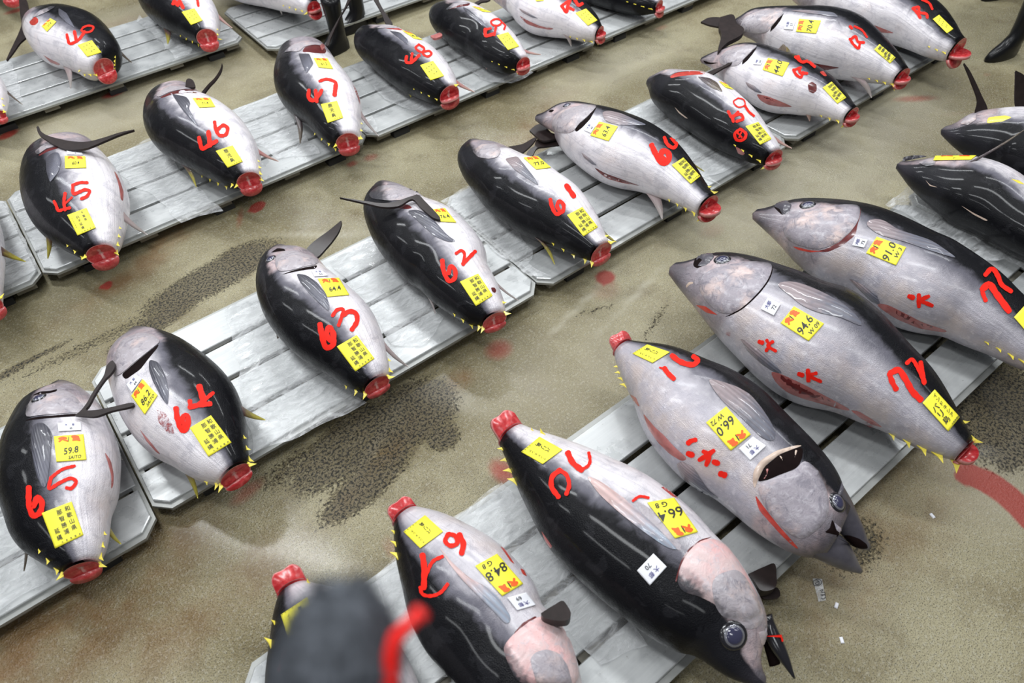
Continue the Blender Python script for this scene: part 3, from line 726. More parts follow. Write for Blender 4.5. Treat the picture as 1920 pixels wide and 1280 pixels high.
def columns(cols, x0=0.80, dx=0.27, y0=0.14, size=0.145, gap=0.185):
    it = []
    for c, (txt, ys) in enumerate(cols):
        for k, ch in enumerate(txt): it.append(('t', ch, x0 - c * dx, ys + y0 + k * gap, size, 'ink'))
    return it
def foot_marks(y=0.93, x0=0.30, x1=0.9, n=5):
    return [('t', ch, x0 + (x1 - x0) * k / 4, y, 0.05, 'ink') for k, ch in enumerate('大都魚類㈱'[:n])]
WAKA = columns([('和歌山県', 0), ('那智勝浦', 0.02), ('延縄', 0.46)]) + foot_marks()
CHIBA = columns([('千葉県', 0.0), ('銚子延縄', 0.12)], x0=0.72, dx=0.30, size=0.13, gap=0.17) + foot_marks() + [('t', ch, 0.14, 0.22 + 0.085 * k, 0.05, 'ink') for k, ch in enumerate('はえなわ漁船')]
KAGO = columns([('鹿児島', 0.04)], x0=0.50, size=0.22, gap=0.27) + foot_marks(0.93, 0.35, 0.95)
BALI = columns([('インドネシア', -0.03)], x0=0.76, size=0.10, gap=0.135) + columns([('バリ島', 0.20)], x0=0.34, size=0.19, gap=0.21) + foot_marks(0.95, 0.45, 0.95)
def marks(seed):
    r = random.Random(seed); it = []
    for c in range(3):
        for k in range(3 - (c == 2)):
            x, y = 0.72 - 0.22 * c, 0.18 + 0.24 * k + 0.05 * c
            for _ in range(3):
                a = r.random() * 3.1; it.append(('b', [(x - .04 * math.cos(a), y - .035 * math.sin(a)), (x + .04 * math.cos(a), y + .035 * math.sin(a))], 0.022, 'ink'))
    return it
def weigh(num, sub='', sx=0.5):
    st = [('b', [(0.14, 0.12), (0.30, 0.08), (0.44, 0.13)], 0.075, 'orange'), ('b', [(0.28, 0.04), (0.26, 0.14), (0.14, 0.24)], 0.06, 'orange'), ('b', [(0.28, 0.13), (0.36, 0.19), (0.46, 0.23)], 0.06, 'orange'),
          ('b', [(0.58, 0.08), (0.70, 0.06), (0.84, 0.11)], 0.085, 'orange'), ('b', [(0.62, 0.15), (0.74, 0.16), (0.86, 0.17)], 0.09, 'orange'), ('b', [(0.60, 0.22), (0.70, 0.20), (0.88, 0.24)], 0.06, 'orange'), ('b', [(0.50, 0.06), (0.46, 0.26)], 0.03, 'ink')]
    st.append(('t', num, 0.52, 0.60, 0.25, 'ink', 6, 0.25))
    if sub: st.append(('t', sub, 0.62, 0.87, 0.13, 'ink', 2, 0.3))
    return st
def lot(num): return [('t', '大', 0.36, 0.30, 0.30, 'navy'), ('t', '都', 0.66, 0.30, 0.30, 'navy'), ('t', num, 0.55, 0.73, 0.26, 'ink')]

# ---------------------------------------------------------------- the tuna, one by one
def weight_slip(f, num, corners, items): return slip(f, corners, items, 'weight_slip', 'orange-stamped yellow weight slip behind the gills of %s' % num, 'yellow weight slips')
def origin_slip(f, num, corners, items): return slip(f, corners, items, 'origin_slip', 'yellow slip of black characters near the tail of %s' % num, 'yellow origin slips')
def lot_slip(f, num, corners, items): return slip(f, corners, items, 'lot_slip', 'small white slip of navy characters by the gills of %s' % num, 'white lot slips', 'white', 0.0055)
OP = dict(h=0.011, edge=0.003, fall=7, join=True)
FIN = dict(h=0.007, edge=0.0025, fall=5, join=True)

# --- row of the forties (second pallet row from the back)
f = Tuna('45', 'w450,190 400,195 330,215 275,255 242,330 222,420 220,560 245,690 300,800 400,910 520,985 600,1030 662,1052', 'w460,190 520,192 600,202 690,228 770,300 840,390 890,470 922,560 920,650 905,740 892,840 880,930 855,985',
    'black-backed tuna with a red 45, a crescent tail fin lying over its head', (.36, .40, .42))
f.patch('gill_opening', 'w285,285 350,238 435,215 445,228 360,255 292,292', 'slitdark', 0.002)
f.patch('gill_cover', 'w262,262 300,225 360,198 425,195 432,214 350,236 284,284', 'plate', **OP)
f.patch('pectoral_fin', 'w345,300 395,268 440,262 462,330 440,410 378,492 350,410', 'fin_flank', **FIN)
f.patch('belly_cut', 'w852,395 880,430 905,490 928,560 922,635 905,620 900,560 885,490', 'slit', 0.004)
f.tailcut([('hang', 1.0)])
f.fin('w308,800', 'w375,875', 'w358,1060', 'fin_yellow', 'second_dorsal_fin'); f.fin('w905,665', 'w915,745', 'w1108,882', 'fin_pale', 'anal_fin')
f.fin('w222,560', 'w250,690', 'w228,690', 'fin_dark', 'dorsal_fin')
f.finlets('w500,955', 'w662,1085', 4); f.finlets('w898,820', 'w876,1000', 4)
N45 = f
weight_slip(f, 'tuna 45', 'w487,294 640,296 648,382 490,386', weigh('60.4')); lot_slip(f, 'tuna 45', 'w500,252 612,256 624,286 505,284', lot('45')); origin_slip(f, 'tuna 45', 'w507,735 650,682 720,830 585,888', CHIBA)
f.strokes('painted_number', 'w408,632 425,665 440,700 480,690 525,680:20; w490,572 482,640 490,695:22; w478,660 540,602:14; w545,512 600,492 655,492:20; w548,515 552,575 600,560 640,545 672,555 650,595 612,612:22', label='red brushed number 45')

f = Tuna('46', 's315,328 270,342 225,368 188,405 166,470 157,560 170,650 200,740 275,830 370,892 480,962 600,1018 720,1062 822,1068', 's325,328 400,340 480,352 540,378 620,405 710,458 800,530 870,620 915,690 950,760 968,850 980,930 985,998',
    'black-backed tuna with a red 46 on its flank', (.42, .50, .50))
f.patch('gill_opening', 's235,412 320,370 420,350 500,352 540,360 535,380 450,375 340,385 240,420', 'slitdark', 0.002)
f.patch('gill_cover', 's205,405 260,352 320,326 420,332 500,345 420,350 320,368 230,412', 'plate', **OP)
f.patch('pectoral_fin', 's330,385 440,408 472,455 455,495 535,632 480,590 420,520 365,440', 'fin_flank', **FIN)
f.tailcut([('hang', 1.0)], 0.5)
f.fin('s362,885', 's432,925', 's512,1082', 'fin_yellow', 'second_dorsal_fin'); f.fin('s948,765', 's962,815', 's1130,890', 'fin_pink', 'anal_fin')
f.finlets('s550,995', 's850,1130', 6); f.finlets('s975,880', 's995,1015', 4)
N46 = f
weight_slip(f, 'tuna 46', 's485,420 615,418 655,485 535,490', weigh('71.4')); origin_slip(f, 'tuna 46', 's660,815 785,773 862,893 750,940', KAGO)
f.strokes('painted_number', 's535,715 545,760 560,795 610,770 665,740:28; s605,672 618,772:30; s650,598 662,660 690,698 735,690 745,640 715,622 675,650:24', label='red brushed number 46')

f = Tuna('47', 't295,328 240,352 195,400 170,470 158,560 160,660 185,750 240,822 285,865 390,950 480,1030 560,1088 600,1078', 't310,322 400,318 480,330 545,385 600,455 660,530 715,610 755,690 775,770 782,870 785,960 770,1042',
    'tuna with a red 47, gills cut open, in front of the black boots', (.40, .48, .42))
f.patch('gill_opening', 't345,392 365,352 440,335 500,345 528,375 522,402 440,398 390,390', 'slitdark', 0.002)
f.patch('gill_cover', 't205,400 250,352 310,325 400,318 480,322 515,345 440,336 360,350 325,392 250,385', 'plate', **OP)
f.patch('gill_flap', 't478,340 500,322 522,350 490,395', 'slit', 0.006)
f.patch('pectoral_fin', 't318,402 400,405 432,480 378,552 345,480', 'fin_flank', **FIN)
f.patch('belly_cut', 't728,632 755,680 778,740 782,790 765,740 745,690', 'slit', 0.004)
f.tailcut([('hang', .9)])
f.fin('t268,840', 't335,905', 't330,1075', 'fin_dark', 'second_dorsal_fin'); f.fin('t772,785', 't780,850', 't920,1020', 'fin_pale', 'anal_fin')
f.finlets('t440,998', 't640,1150', 5); f.finlets('t788,920', 't782,1070', 4)
N47 = f
weight_slip(f, 'tuna 47', 't432,440 535,442 578,520 468,508', weigh('61.2')); origin_slip(f, 'tuna 47', 't488,785 608,760 655,885 540,925', KAGO)
f.strokes('painted_number', 't398,680 398,735 430,755 470,720 492,680:26; t448,680 458,762:24; t478,610 530,596 598,622 600,660 592,715:20; t598,640 590,712:30', label='red brushed number 47')

f = Tuna('48', 't800,220 768,252 762,310 780,390 830,455 900,515 1000,602 1090,672 1180,715 1300,765 1388,770', 't825,208 900,196 980,195 1060,208 1130,248 1230,292 1310,350 1400,440 1460,530 1490,600 1502,650',
    'glossy black tuna with a red 48 beside the pale strip of its belly', (.80, .72, .72), 0.22)
f.patch('gill_cover', 't900,215 960,192 1040,198 1100,205 1110,218 1040,215 975,212', 'plate', **OP); f.patch('gill_opening', 't965,212 1040,212 1110,205 1095,228 1040,222', 'gillred', 0.002)
f.patch('pectoral_fin', 't1000,232 1080,245 1140,300 1142,340 1080,292', 'fin_flank', **FIN)
f.tailcut([('out', .5), ('hang', .9)])
f.fin('t1030,580', 't1125,655', 't1162,730', 'fin_yellow', 'second_dorsal_fin'); f.fin('t1470,565', 't1492,620', 't1640,690', 'fin_pink', 'anal_fin')
f.finlets('t1180,665', 't1400,765', 5, .8); f.finlets('t1512,640', 't1545,725', 3)
N48 = f
weight_slip(f, 'tuna 48', 't1095,230 1165,252 1250,303 1185,292', weigh('58.6')); origin_slip(f, 'tuna 48', 't1232,492 1328,460 1410,572 1310,605', marks(48))
f.strokes('painted_number', 't1130,425 1128,465 1165,470 1225,415:20; t1172,405 1165,455:18; t1222,335 1198,360 1235,392 1300,385 1315,408 1285,425 1250,400 1262,368 1225,338:15', label='red brushed number 48')

f = Tuna('49', 'u90,52 50,75 38,110 55,180 100,240 170,312 260,382 350,425 430,492 520,525 620,548 672,520', 'u110,40 200,15 300,14 380,50 480,110 560,172 640,255 700,340 740,400 762,440',
    'glossy black tuna with a red 49', (.82, .74, .74), 0.22)
f.patch('gill_cover', 'u140,75 195,28 300,16 332,24 250,40 170,72', 'plate', **OP); f.patch('gill_opening', 'u160,75 240,38 330,22 320,42 240,52', 'slitdark', 0.002)
f.patch('pectoral_fin', 'u265,50 320,75 440,192 482,232 400,180 310,110', 'fin_flank', **FIN)
f.tailcut([('out', .6), ('hang', .9)])
f.fin('u350,395', 'u410,460', 'u450,520', 'fin_pink', 'second_dorsal_fin'); f.fin('u738,325', 'u762,370', 'u858,410', 'fin_pink', 'anal_fin')
f.finlets('u485,458', 'u690,542', 5, .8)
N49 = f
weight_slip(f, 'tuna 49', 'u338,48 400,62 485,95 420,90', weigh('62.0')); origin_slip(f, 'tuna 49', 'u525,270 610,245 692,350 610,378', marks(49))
f.strokes('painted_number', 'u440,222 445,268 505,255:22; u440,225 480,215:16; u520,205 508,265:16; u560,152 520,145 482,165 500,192 545,190 570,165 590,185 580,222:13', label='red brushed number 49')

f = Tuna('50', 'u490,-62 570,-115 700,-140 860,-118 1000,-75 1120,-15 1190,45 1260,120 1322,203', 'u478,-50 500,-15 530,15 600,62 690,122 745,195 805,238 900,256 1010,272 1100,287 1200,310 1258,292',
    'silver open-bellied tuna right of tuna 49, cut off by the top edge', (.06, .10, .15))
f.patch('belly_cut', 'u690,112 750,150 850,195 962,214 930,226 820,205 750,180', 'slit', 0.004)
f.tailcut([('out', .8), ('low', .9)])
f.fin('u985,222', 'u1055,272', 'u1085,350', 'fin_pale', 'anal_fin'); f.fin('u1225,75', 'u1265,125', 'u1325,205', 'fin_dark', 'second_dorsal_fin')
f.finlets('u1070,272', 'u1275,322', 5)
f.patch('pectoral_fin', 'u690,60 760,95 840,140 790,130 720,95', 'fin_flankgrey', **FIN)
origin_slip(f, 'the silver tuna beside tuna 49', 'u1115,100 1195,68 1280,155 1210,195', marks(50)); weight_slip(f, 'the silver tuna beside tuna 49', 'u800,-35 862,-45 880,8 822,12', weigh('55.0'))
f.strokes('painted_number', 'u1012,45 1050,92 1055,50:22; u1020,40 1075,5 1060,50 1100,75:20; u1110,0 1140,42 1165,30:22', label='red brushed number starting with 5')
N50 = f
f = Tuna('51', 'u990,-190 1040,-115 1150,-38 1250,16 1400,66 1500,92 1600,108 1712,95', 'u1010,-200 1150,-235 1300,-225 1450,-175 1580,-100 1670,-45 1758,5', 'black tuna cut off by the top edge, right of the silver open-bellied one', (.9, .85, .8), 0.22)
f.tailcut([('out', .8), ('low', 1.0)]); f.fin('u1390,-10', 'u1445,25', 'u1487,80', 'fin_yellow', 'second_dorsal_fin'); f.finlets('u1500,12', 'u1725,82', 5)
# the fish left of 45 that only shows a fin tip
f = Tuna('44', 'W-118,300 -165,340 -190,400 -180,460 -140,520 -80,572 -40,590', 'W-108,298 -75,330 -40,370 -16,420 -9,470 -7,520 -4,560', 'tuna at the left edge beside tuna 45, only a dark fin in view', (.4, .45, .45))
f.tailcut([('hang', 1.0)]); f.fin('d-25,70', 'd-22,130', 'd145,190', 'fin_yellow', 'anal_fin', wide=1.0); f.finlets('W-6,520', 'W-4,560', 2)

# --- back row
f = Tuna('40', 'r290,86 380,44 470,38 560,50 660,90 740,150 800,220 840,270 858,330 865,390 862,450 848,490', 'r262,110 240,140 235,200 246,260 265,320 295,370 335,435 390,485 460,505 540,532 620,562 695,520',
    'tuna with a red 40, a loose tail fin at its gills', (.44, .40, .36))
f.patch('gill_opening', 'r218,165 262,122 285,140 290,165 262,190 232,188', 'gillred', 0.002); f.patch('gill_cover', 'r240,132 300,82 380,48 420,52 350,92 270,128', 'plate', **OP)
f.patch('pectoral_fin', 'r440,62 500,100 545,180 562,212 500,172 440,112', 'fin_flank', **FIN)
f.patch('belly_cut', 'r322,410 380,445 455,480 440,492 380,470', 'slit', 0.004)
f.tailcut([('hang', 1.25)])
f.fin('r465,490', 'r525,515', 'r530,665', 'fin_pale', 'anal_fin'); f.fin('r858,295', 'r868,350', 'r990,472', 'fin_dark', 'second_dorsal_fin')
f.finlets('r590,555', 'r705,560', 4); f.finlets('r866,420', 'r860,510', 4)
N40 = f
weight_slip(f, 'tuna 40', 'r315,198 380,140 425,165 355,240', weigh('57.8')); origin_slip(f, 'tuna 40', 'r583,340 690,305 762,395 655,428', marks(40))
f.strokes('painted_number', 'r503,262 512,300 525,328 590,300 635,240:20; r560,240 575,312:22; r625,208 612,230 650,245 690,232 700,205 660,195 622,210:13', label='red brushed number 40')
f = Tuna('39', 'r1150,-210 1095,-120 1070,-20 1080,60 1120,122 1200,192 1280,248 1380,280 1482,302', 'r1170,-218 1300,-215 1420,-170 1510,-95 1565,-15 1600,50 1622,130 1632,200 1622,255',
    'black tuna with a red 39, cut off by the top edge', (.5, .5, .5))
f.tailcut([('hang', 1.1)]); f.fin('r1215,200', 'r1270,245', 'r1258,332', 'fin_yellow', 'second_dorsal_fin'); f.fin('r1592,40', 'r1612,105', 'r1742,210', 'fin_pink', 'anal_fin')
f.finlets('r1350,265', 'r1485,328', 4); f.finlets('r1630,215', 'r1630,290', 3)
origin_slip(f, 'tuna 39', 'r1365,92 1460,66 1520,156 1435,190', marks(39))
f.strokes('painted_number', 'r1300,30 1308,8 1335,42 1345,8 1375,60:22; r1455,-25 1475,-10 1488,45:18', label='red brushed number 39')
f = Tuna('38', 'W-118,95 -142,120 -140,160 -110,192 -60,214 -10,224', 'W-110,92 -60,94 -25,120 -3,150 4,182 6,208', 'tuna cut off by the left edge on the back pallet row', (.45, .5, .5))
f.tailcut([('hang', 1.1)]); f.fin('r-4,590', 'r2,640', 'r170,785', 'fin_dark', 'second_dorsal_fin', wide=.6); f.finlets('r14,735', 'r26,830', 3)
f = Tuna('37', 'W-62,-125 -75,-90 -55,-50 0,-12', 'W-50,-130 0,-110 28,-60 32,-12', 'tuna above the top left corner, only its red tail flap in view', (.5, .5, .5)); f.tailcut([('hang', 1.2)])
f = Tuna('28', 'W400,-85 430,-110 480,-112 535,-80 572,-40 592,2', 'W392,-78 408,-30 445,-2 490,9 535,19 582,28', 'silver tuna cut off by the top edge, behind the black boots', (.08, .1, .15))
f.tailcut([('out', .8), ('low', 1.0)]); f.fin('t100,-5', 't165,25', 't195,112', 'fin_pale', 'anal_fin'); f.finlets('t200,40', 't385,92', 5)

# --- row of the sixties (left middle)
f = Tuna('65', 'j430,162 360,175 280,205 215,255 150,345 110,450 70,600 52,750 60,900 W28,950 37,990 55,1012 78,1032 100,1055 123,1072', 'j440,160 500,170 550,195 600,260 650,330 710,395 750,480 785,580 825,680 850,780 850,880 835,1000 815,1100 795,1200 W197,1005 193,1030 190,1045 181,1056',
    'tuna with a red 65, a long tail fin lying across its gills', (.28, .36, .36), 0.25, 0.2)
f.patch('gill_opening', 'j165,440 260,405 400,395 560,380 690,388 690,402 560,402 400,412 265,425', 'hole', 0.002)
f.patch('gill_cover', 'j190,420 200,330 260,250 340,205 430,200 520,215 580,270 620,330 690,384 560,376 400,388 260,398', 'plate', **OP)
f.eye('j290,262', 42, 22)
f.patch('mouth', 'j240,245 300,215 380,210 435,195 425,215 370,228 310,235', 'hole', 0.002)
f.patch('pectoral_fin', 'j238,470 320,440 395,520 385,640 370,780 358,900 335,955 288,880 252,740 232,600', 'fin_flank', **FIN)
f.patch('belly_cut', 'j782,665 830,730 852,830 850,920 832,955 835,850 812,760', 'slit', 0.006)
f.tailcut([('hang', .8)])
f.fin('j762,560', 'j830,680', 'j925,725', 'fin_pale', 'pelvic_fin'); f.fin('g606,325', 'g600,385', 'g680,500', 'fin_yellow', 'anal_fin'); f.fin('g100,400', 'g140,455', 'g135,652', 'fin_dark', 'second_dorsal_fin', wide=.6)
f.fin('j52,770', 'j70,965', 'j22,970', 'fin_dark', 'dorsal_fin')
f.finlets('g215,530', 'g355,690', 4, .9); f.finlets('g588,430', 'g560,620', 4, .9)
N65 = f
lot_slip(f, 'tuna 65', 'j432,458 605,452 612,510 440,520', lot('65')); weight_slip(f, 'tuna 65', 'j405,556 625,540 648,730 425,746', weigh('59.8', 'SAITO')); origin_slip(f, 'tuna 65', 'g237,327 403,262 470,450 313,525', WAKA)
f.strokes('painted_number', 'g418,62 350,82 288,128:16; g288,130 278,188 340,155 400,132 428,150 400,188 375,185:18; g165,185 168,285 190,340 225,325 238,270 218,238 192,285:30', label='red brushed number 65')

f = Tuna('64', 'd765,573 850,578 950,610 1040,650 1130,710 1220,790 1290,880 1335,980 1358,1080 1372,1180 1385,1280 g1392,15 1385,45', 'd752,578 690,628 650,690 630,770 640,850 670,920 700,1000 740,1085 800,1180 880,1262 g960,28 1050,92 1150,142 1250,165',
    'tuna with a red 64, its dark back turned to the right', (.20, .40, .36), 0.27, 0.15)
f.patch('gill_opening', 'd682,825 780,740 895,650 888,672 830,742 790,795 705,855', 'hole', 0.002)
f.patch('gill_cover', 'd690,625 780,590 860,600 905,640 830,700 760,755 680,825 640,840 640,760 660,680', 'plate', **OP)
f.patch('pectoral_fin', 'd838,740 890,755 930,830 950,920 945,1002 905,950 860,860 838,800', 'fin_flank', **FIN)
f.patch('blood_smear', 'd880,1020 930,1040 970,1110 980,1160 940,1150 890,1090', 'blood', 0.0012)
f.patch('belly_cut', 'd785,1130 840,1195 905,1275 880,1262 820,1195', 'slit', 0.005)
f.tailcut([('low', .5)])
f.fin('j1768,270', 'j1800,365', 'd1492,1080', 'fin_yellow', 'second_dorsal_fin'); f.fin('g968,30', 'g1045,85', 'g1112,242', 'fin_yellow', 'anal_fin'); f.fin('d1150,715', 'd1235,800', 'd1245,805', 'fin_dark', 'dorsal_fin')
f.fin('d770,1090', 'd790,1150', 'd808,1215', 'fin_pale', 'pelvic_fin')
f.finlets('j1828,545', 'j1885,790', 4); f.finlets('g1150,148', 'g1245,200', 3)
N64 = f
lot_slip(f, 'tuna 64', 'd715,885 765,825 802,850 745,928', lot('64')); weight_slip(f, 'tuna 64', 'j990,250 1075,125 1186,245 1090,390', weigh('86.2', 'SAITO')); origin_slip(f, 'tuna 64', 'j1425,490 1582,396 1735,600 1565,706', WAKA)
f.strokes('painted_number', 'j1322,345 1335,430 1375,510 1410,470 1402,395 1372,415 1372,480:38; j1495,182 1528,288:42; j1425,335 1490,320 1575,310:34; j1595,230 1540,275 1470,325:26; j1425,290 1430,325:30', label='red brushed number 64')

f = Tuna('63', 'k330,420 255,448 205,492 180,560 178,650 190,760 218,860 262,965 330,1065 400,1145 470,1212 540,1270 e40,892 90,925 135,928', 'k345,418 440,434 540,458 620,498 690,570 770,632 850,702 930,775 1000,855 1050,950 1090,1045 1128,1140 e232,640 255,720 268,790 255,828',
    'tuna with a red 63, dark back to the left and pale belly to the right', (.34, .55, .50), 0.25, 0.1)
f.patch('gill_opening', 'k345,622 430,590 510,568 570,558 625,545 612,575 540,582 440,600', 'hole', 0.002)
f.patch('gill_cover', 'k330,600 300,540 320,470 380,440 480,450 570,480 640,520 620,545 520,562 430,588', 'plate', **OP)
f.eye('k268,500', 34, 24); f.patch('mouth', 'k270,455 320,420 370,425 385,440 330,445', 'hole', 0.002)
f.patch('pectoral_fin', 'k462,612 540,625 620,680 682,760 712,850 706,896 640,840 560,760 492,680', 'fin_flank', **FIN)
f.tailcut([('hang', .6)])
f.fin('k243,900', 'k325,1060', 'k322,1098', 'fin_dark', 'dorsal_fin'); f.fin('e222,600', 'e248,670', 'e378,782', 'fin_pale', 'anal_fin')
f.fin('k520,1240', 'k560,1270', 'k585,1300', 'fin_pale', 'second_dorsal_fin')
f.finlets('e20,885', 'e140,955', 3); f.finlets('e262,735', 'e276,845', 3)
N63 = f
lot_slip(f, 'tuna 63', 'k575,592 652,592 702,632 598,640', lot('63')); weight_slip(f, 'tuna 63', 'k623,655 780,648 858,775 695,790', weigh('64.4')); origin_slip(f, 'tuna 63', 'k768,1160 915,1075 1048,1250 907,1346', WAKA)
f.strokes('painted_number', 'k642,995 655,1070 690,1165 735,1150 742,1070 712,1015 690,1070 715,1110:38; k735,928 770,885 812,882 805,930 780,1000:24; k812,925 858,898 905,910 918,965 880,1032:32', label='red brushed number 63')

f = Tuna('62', 'W712,347 695,356 687,368 686,390 688,412 k1030,290 1072,380 1130,480 1210,580 1290,662 1390,742 1470,812 1560,872 1650,932 1750,988 e797,560', 'W720,345 748,348 780,358 k1450,45 1560,92 1640,130 1710,200 1780,272 1850,362 1910,432 e770,112 830,222 880,322 912,410 915,472',
    'tuna with a red 62 and a long dark fin draped over its head', (.62, .52, .52), 0.2, 0.05)
f.patch('pectoral_fin', 'k1290,140 1370,132 1460,172 1530,252 1590,322 1668,373 1600,376 1500,332 1400,242', 'fin_flank', **FIN)
f.patch('plug_hole', 'e840,335 862,335 872,352 865,368 848,360', 'slitdark', 0.002); f.patch('gill_opening', 'k1060,90 1180,95 1300,92 1340,120 1290,130 1180,110 1110,120', 'slitdark', 0.002)
f.patch('gill_cover', 'b150,1090 210,1045 300,1042 420,1068 470,1092 400,1120 280,1130 170,1120', 'plate', **OP)
f.tailcut([('hang', .6)])
f.fin('k1380,722', 'k1430,780', 'k1505,912', 'fin_pale', 'second_dorsal_fin', wide=.6); f.fin('e878,240', 'e905,300', 'e1000,412', 'fin_pale', 'anal_fin', wide=.6)
f.finlets('e630,482', 'e815,605', 5); f.finlets('e925,425', 'e938,480', 2)
N62 = f
weight_slip(f, 'tuna 62', 'k1480,135 1575,125 1662,232 1540,225', weigh('76.4')); origin_slip(f, 'tuna 62', 'k1690,675 1825,615 1934,779 1810,857', WAKA)
f.strokes('painted_number', 'k1558,515 1568,590 1612,668 1652,645 1650,580 1620,560 1605,610:30; k1660,462 1700,440 1722,462 1712,545:20; k1712,542 1800,448:26', label='red brushed number 62')

f = Tuna('61', 'b735,805 690,832 656,870 650,900 680,962 720,1030 l60,225 100,285 150,335 200,402 280,490 370,562 480,632 600,692 720,742 850,792 985,826', 'b750,798 830,798 900,812 l520,52 620,85 700,152 780,205 860,262 920,332 970,402 1020,482 1060,562 1092,640 1135,706',
    'tuna with a red 61 on its pale flank', (.58, .60, .58), 0.22, 0.0)
f.patch('pectoral_fin', 'l345,72 440,52 480,102 560,202 605,275 520,222 430,162', 'fin_flankgrey', **FIN)
f.patch('gill_cover', 'b735,850 790,812 870,812 900,850 880,885 830,895 770,885', 'plate', **OP)
f.tailcut([('hang', .7)])
f.fin('l515,622', 'l600,680', 'l720,862', 'fin_yellow', 'second_dorsal_fin'); f.fin('l1062,532', 'l1095,605', 'l1182,695', 'fin_yellow', 'anal_fin'); f.fin('l200,395', 'l330,525', 'l312,520', 'fin_dark', 'dorsal_fin')
f.finlets('l700,702', 'l1000,872', 5); f.finlets('l1112,645', 'l1140,710', 2)
N61 = f
weight_slip(f, 'tuna 61', 'l485,66 590,54 692,140 580,154', weigh('77.0')); origin_slip(f, 'tuna 61', 'l812,495 925,435 1042,585 935,655', WAKA)
f.strokes('painted_number', 'l688,378 700,430 735,485 780,465 785,415 755,390 738,425 755,460:26; l808,275 862,352:34', label='red brushed number 61')

f = Tuna('60', 'x105,232 150,200 215,178 280,140 400,123 520,138 620,165 740,202 860,252 980,312 1080,382 1160,462 1230,542 1290,622 1340,702 1390,772 1420,812', 'x105,250 140,292 210,335 300,400 320,455 370,530 450,602 530,662 600,712 680,746 800,776 900,797 1000,832 1100,862 1180,902 1260,942 1345,988',
    'silver tuna with a red 60 and a slit belly', (.10, .13, .20), 0.27, 0.15)
f.patch('gill_opening', 'x558,160 505,255 452,312 402,352 388,335 420,292 490,232 530,182', 'hole', 0.002)
f.patch('gill_cover', 'x565,150 535,185 490,232 420,290 388,345 330,362 260,350 215,310 230,240 290,190 400,160 480,145', 'plate', **OP)
f.eye('x330,148', 24, 18); f.patch('mouth', 'x190,195 215,180 240,185 215,205', 'hole', 0.002)
f.patch('pectoral_fin', 'x590,200 650,190 740,212 850,262 935,300 820,302 700,296 620,270', 'fin_flankgrey', **FIN)
f.patch('belly_cut', 'x530,608 620,660 740,702 850,742 890,756 820,742 720,722 620,692 560,642', 'slitdark', 0.003); f.patch('belly_cut', 'x560,640 640,690 740,722 820,745 740,730 640,702', 'slit', 0.005)
f.patch('pelvic_fin', 'x440,500 500,545 560,600 520,590 460,540', 'fin_flankgrey', **FIN)
f.tailcut([('out', 1.0), ('low', .8)])
f.fin('x920,805', 'x1000,845', 'x1047,1005', 'fin_pale', 'anal_fin', curl=.05, wide=1.2); f.fin('x1200,485', 'x1250,550', 'x1362,645', 'fin_yellow', 'second_dorsal_fin', wide=.7)
f.finlets('x1090,855', 'x1335,978', 5); f.finlets('x1395,755', 'x1418,795', 2)
N60 = f
lot_slip(f, 'tuna 60', 'x462,340 500,275 552,302 515,362', lot('60')); weight_slip(f, 'tuna 60', 'x508,378 575,275 715,312 645,420', weigh('63.4')); origin_slip(f, 'tuna 60', 'x1117,600 1203,545 1330,685 1260,742', WAKA)
f.strokes('painted_number', 'x968,452 1000,520 1050,585 1095,560 1088,505 1052,495 1035,530 1060,560:38; x1062,395 1085,445 1130,470 1152,445 1120,405:24', label='red brushed number 60')

f = Tuna('59', 'v65,618 58,645 95,695 150,770 220,852 300,912 380,972 470,1032 560,1092 660,1142 760,1182 860,1222 945,1236', 'v72,592 120,548 200,515 300,524 420,545 500,562 600,626 690,692 770,762 840,832 900,912 960,992 1020,1068 1045,1122',
    'glossy black tuna with a red 59 and a round red stamp', (.82, .74, .66), 0.22)
f.patch('gill_opening', 'v218,575 272,545 400,530 488,540 490,556 400,562 290,572 225,590', 'gillred', 0.003); f.patch('gill_cover', 'v150,560 200,522 300,525 420,538 400,532 272,545 215,572', 'plate', **OP)
f.patch('pectoral_fin', 'v430,575 520,586 580,622 622,692 540,662 470,612', 'fin_dark', **FIN)
f.patch('dorsal_groove', 'v258,800 300,842 362,890 340,884 290,846', 'bone', 0.002)
f.tailcut([('out', .6), ('low', .7)])
f.fin('v540,975', 'v590,1025', 'v677,1145', 'fin_yellow', 'second_dorsal_fin', wide=.6); f.fin('v945,955', 'v1005,1035', 'v1138,1112', 'fin_pink', 'anal_fin'); f.finlets('v705,1085', 'v940,1235', 5)
f.patch('wound', 'v715,1095 750,1115 790,1150 770,1165 735,1150', 'slit', 0.003)
N59 = f
weight_slip(f, 'tuna 59', 'v590,612 640,630 702,676 640,658', weigh('52.2')); origin_slip(f, 'tuna 59', 'v790,950 885,918 985,1045 900,1088', WAKA)
f.strokes('painted_number', 'v662,838 690,880 735,842:20; v692,880 700,912:20; v702,870 755,860 772,892 725,912:20; v735,738 700,765 735,805 785,790 775,750 735,738:9; v785,795 815,840 852,872:16', label='red brushed number 59')
f.strokes('painted_stamp', 'v750,970 712,1005 730,1050 780,1045 795,1005 755,970:20; v735,1000 765,1030:12; v760,995 745,1030:10', label='round red stamp')

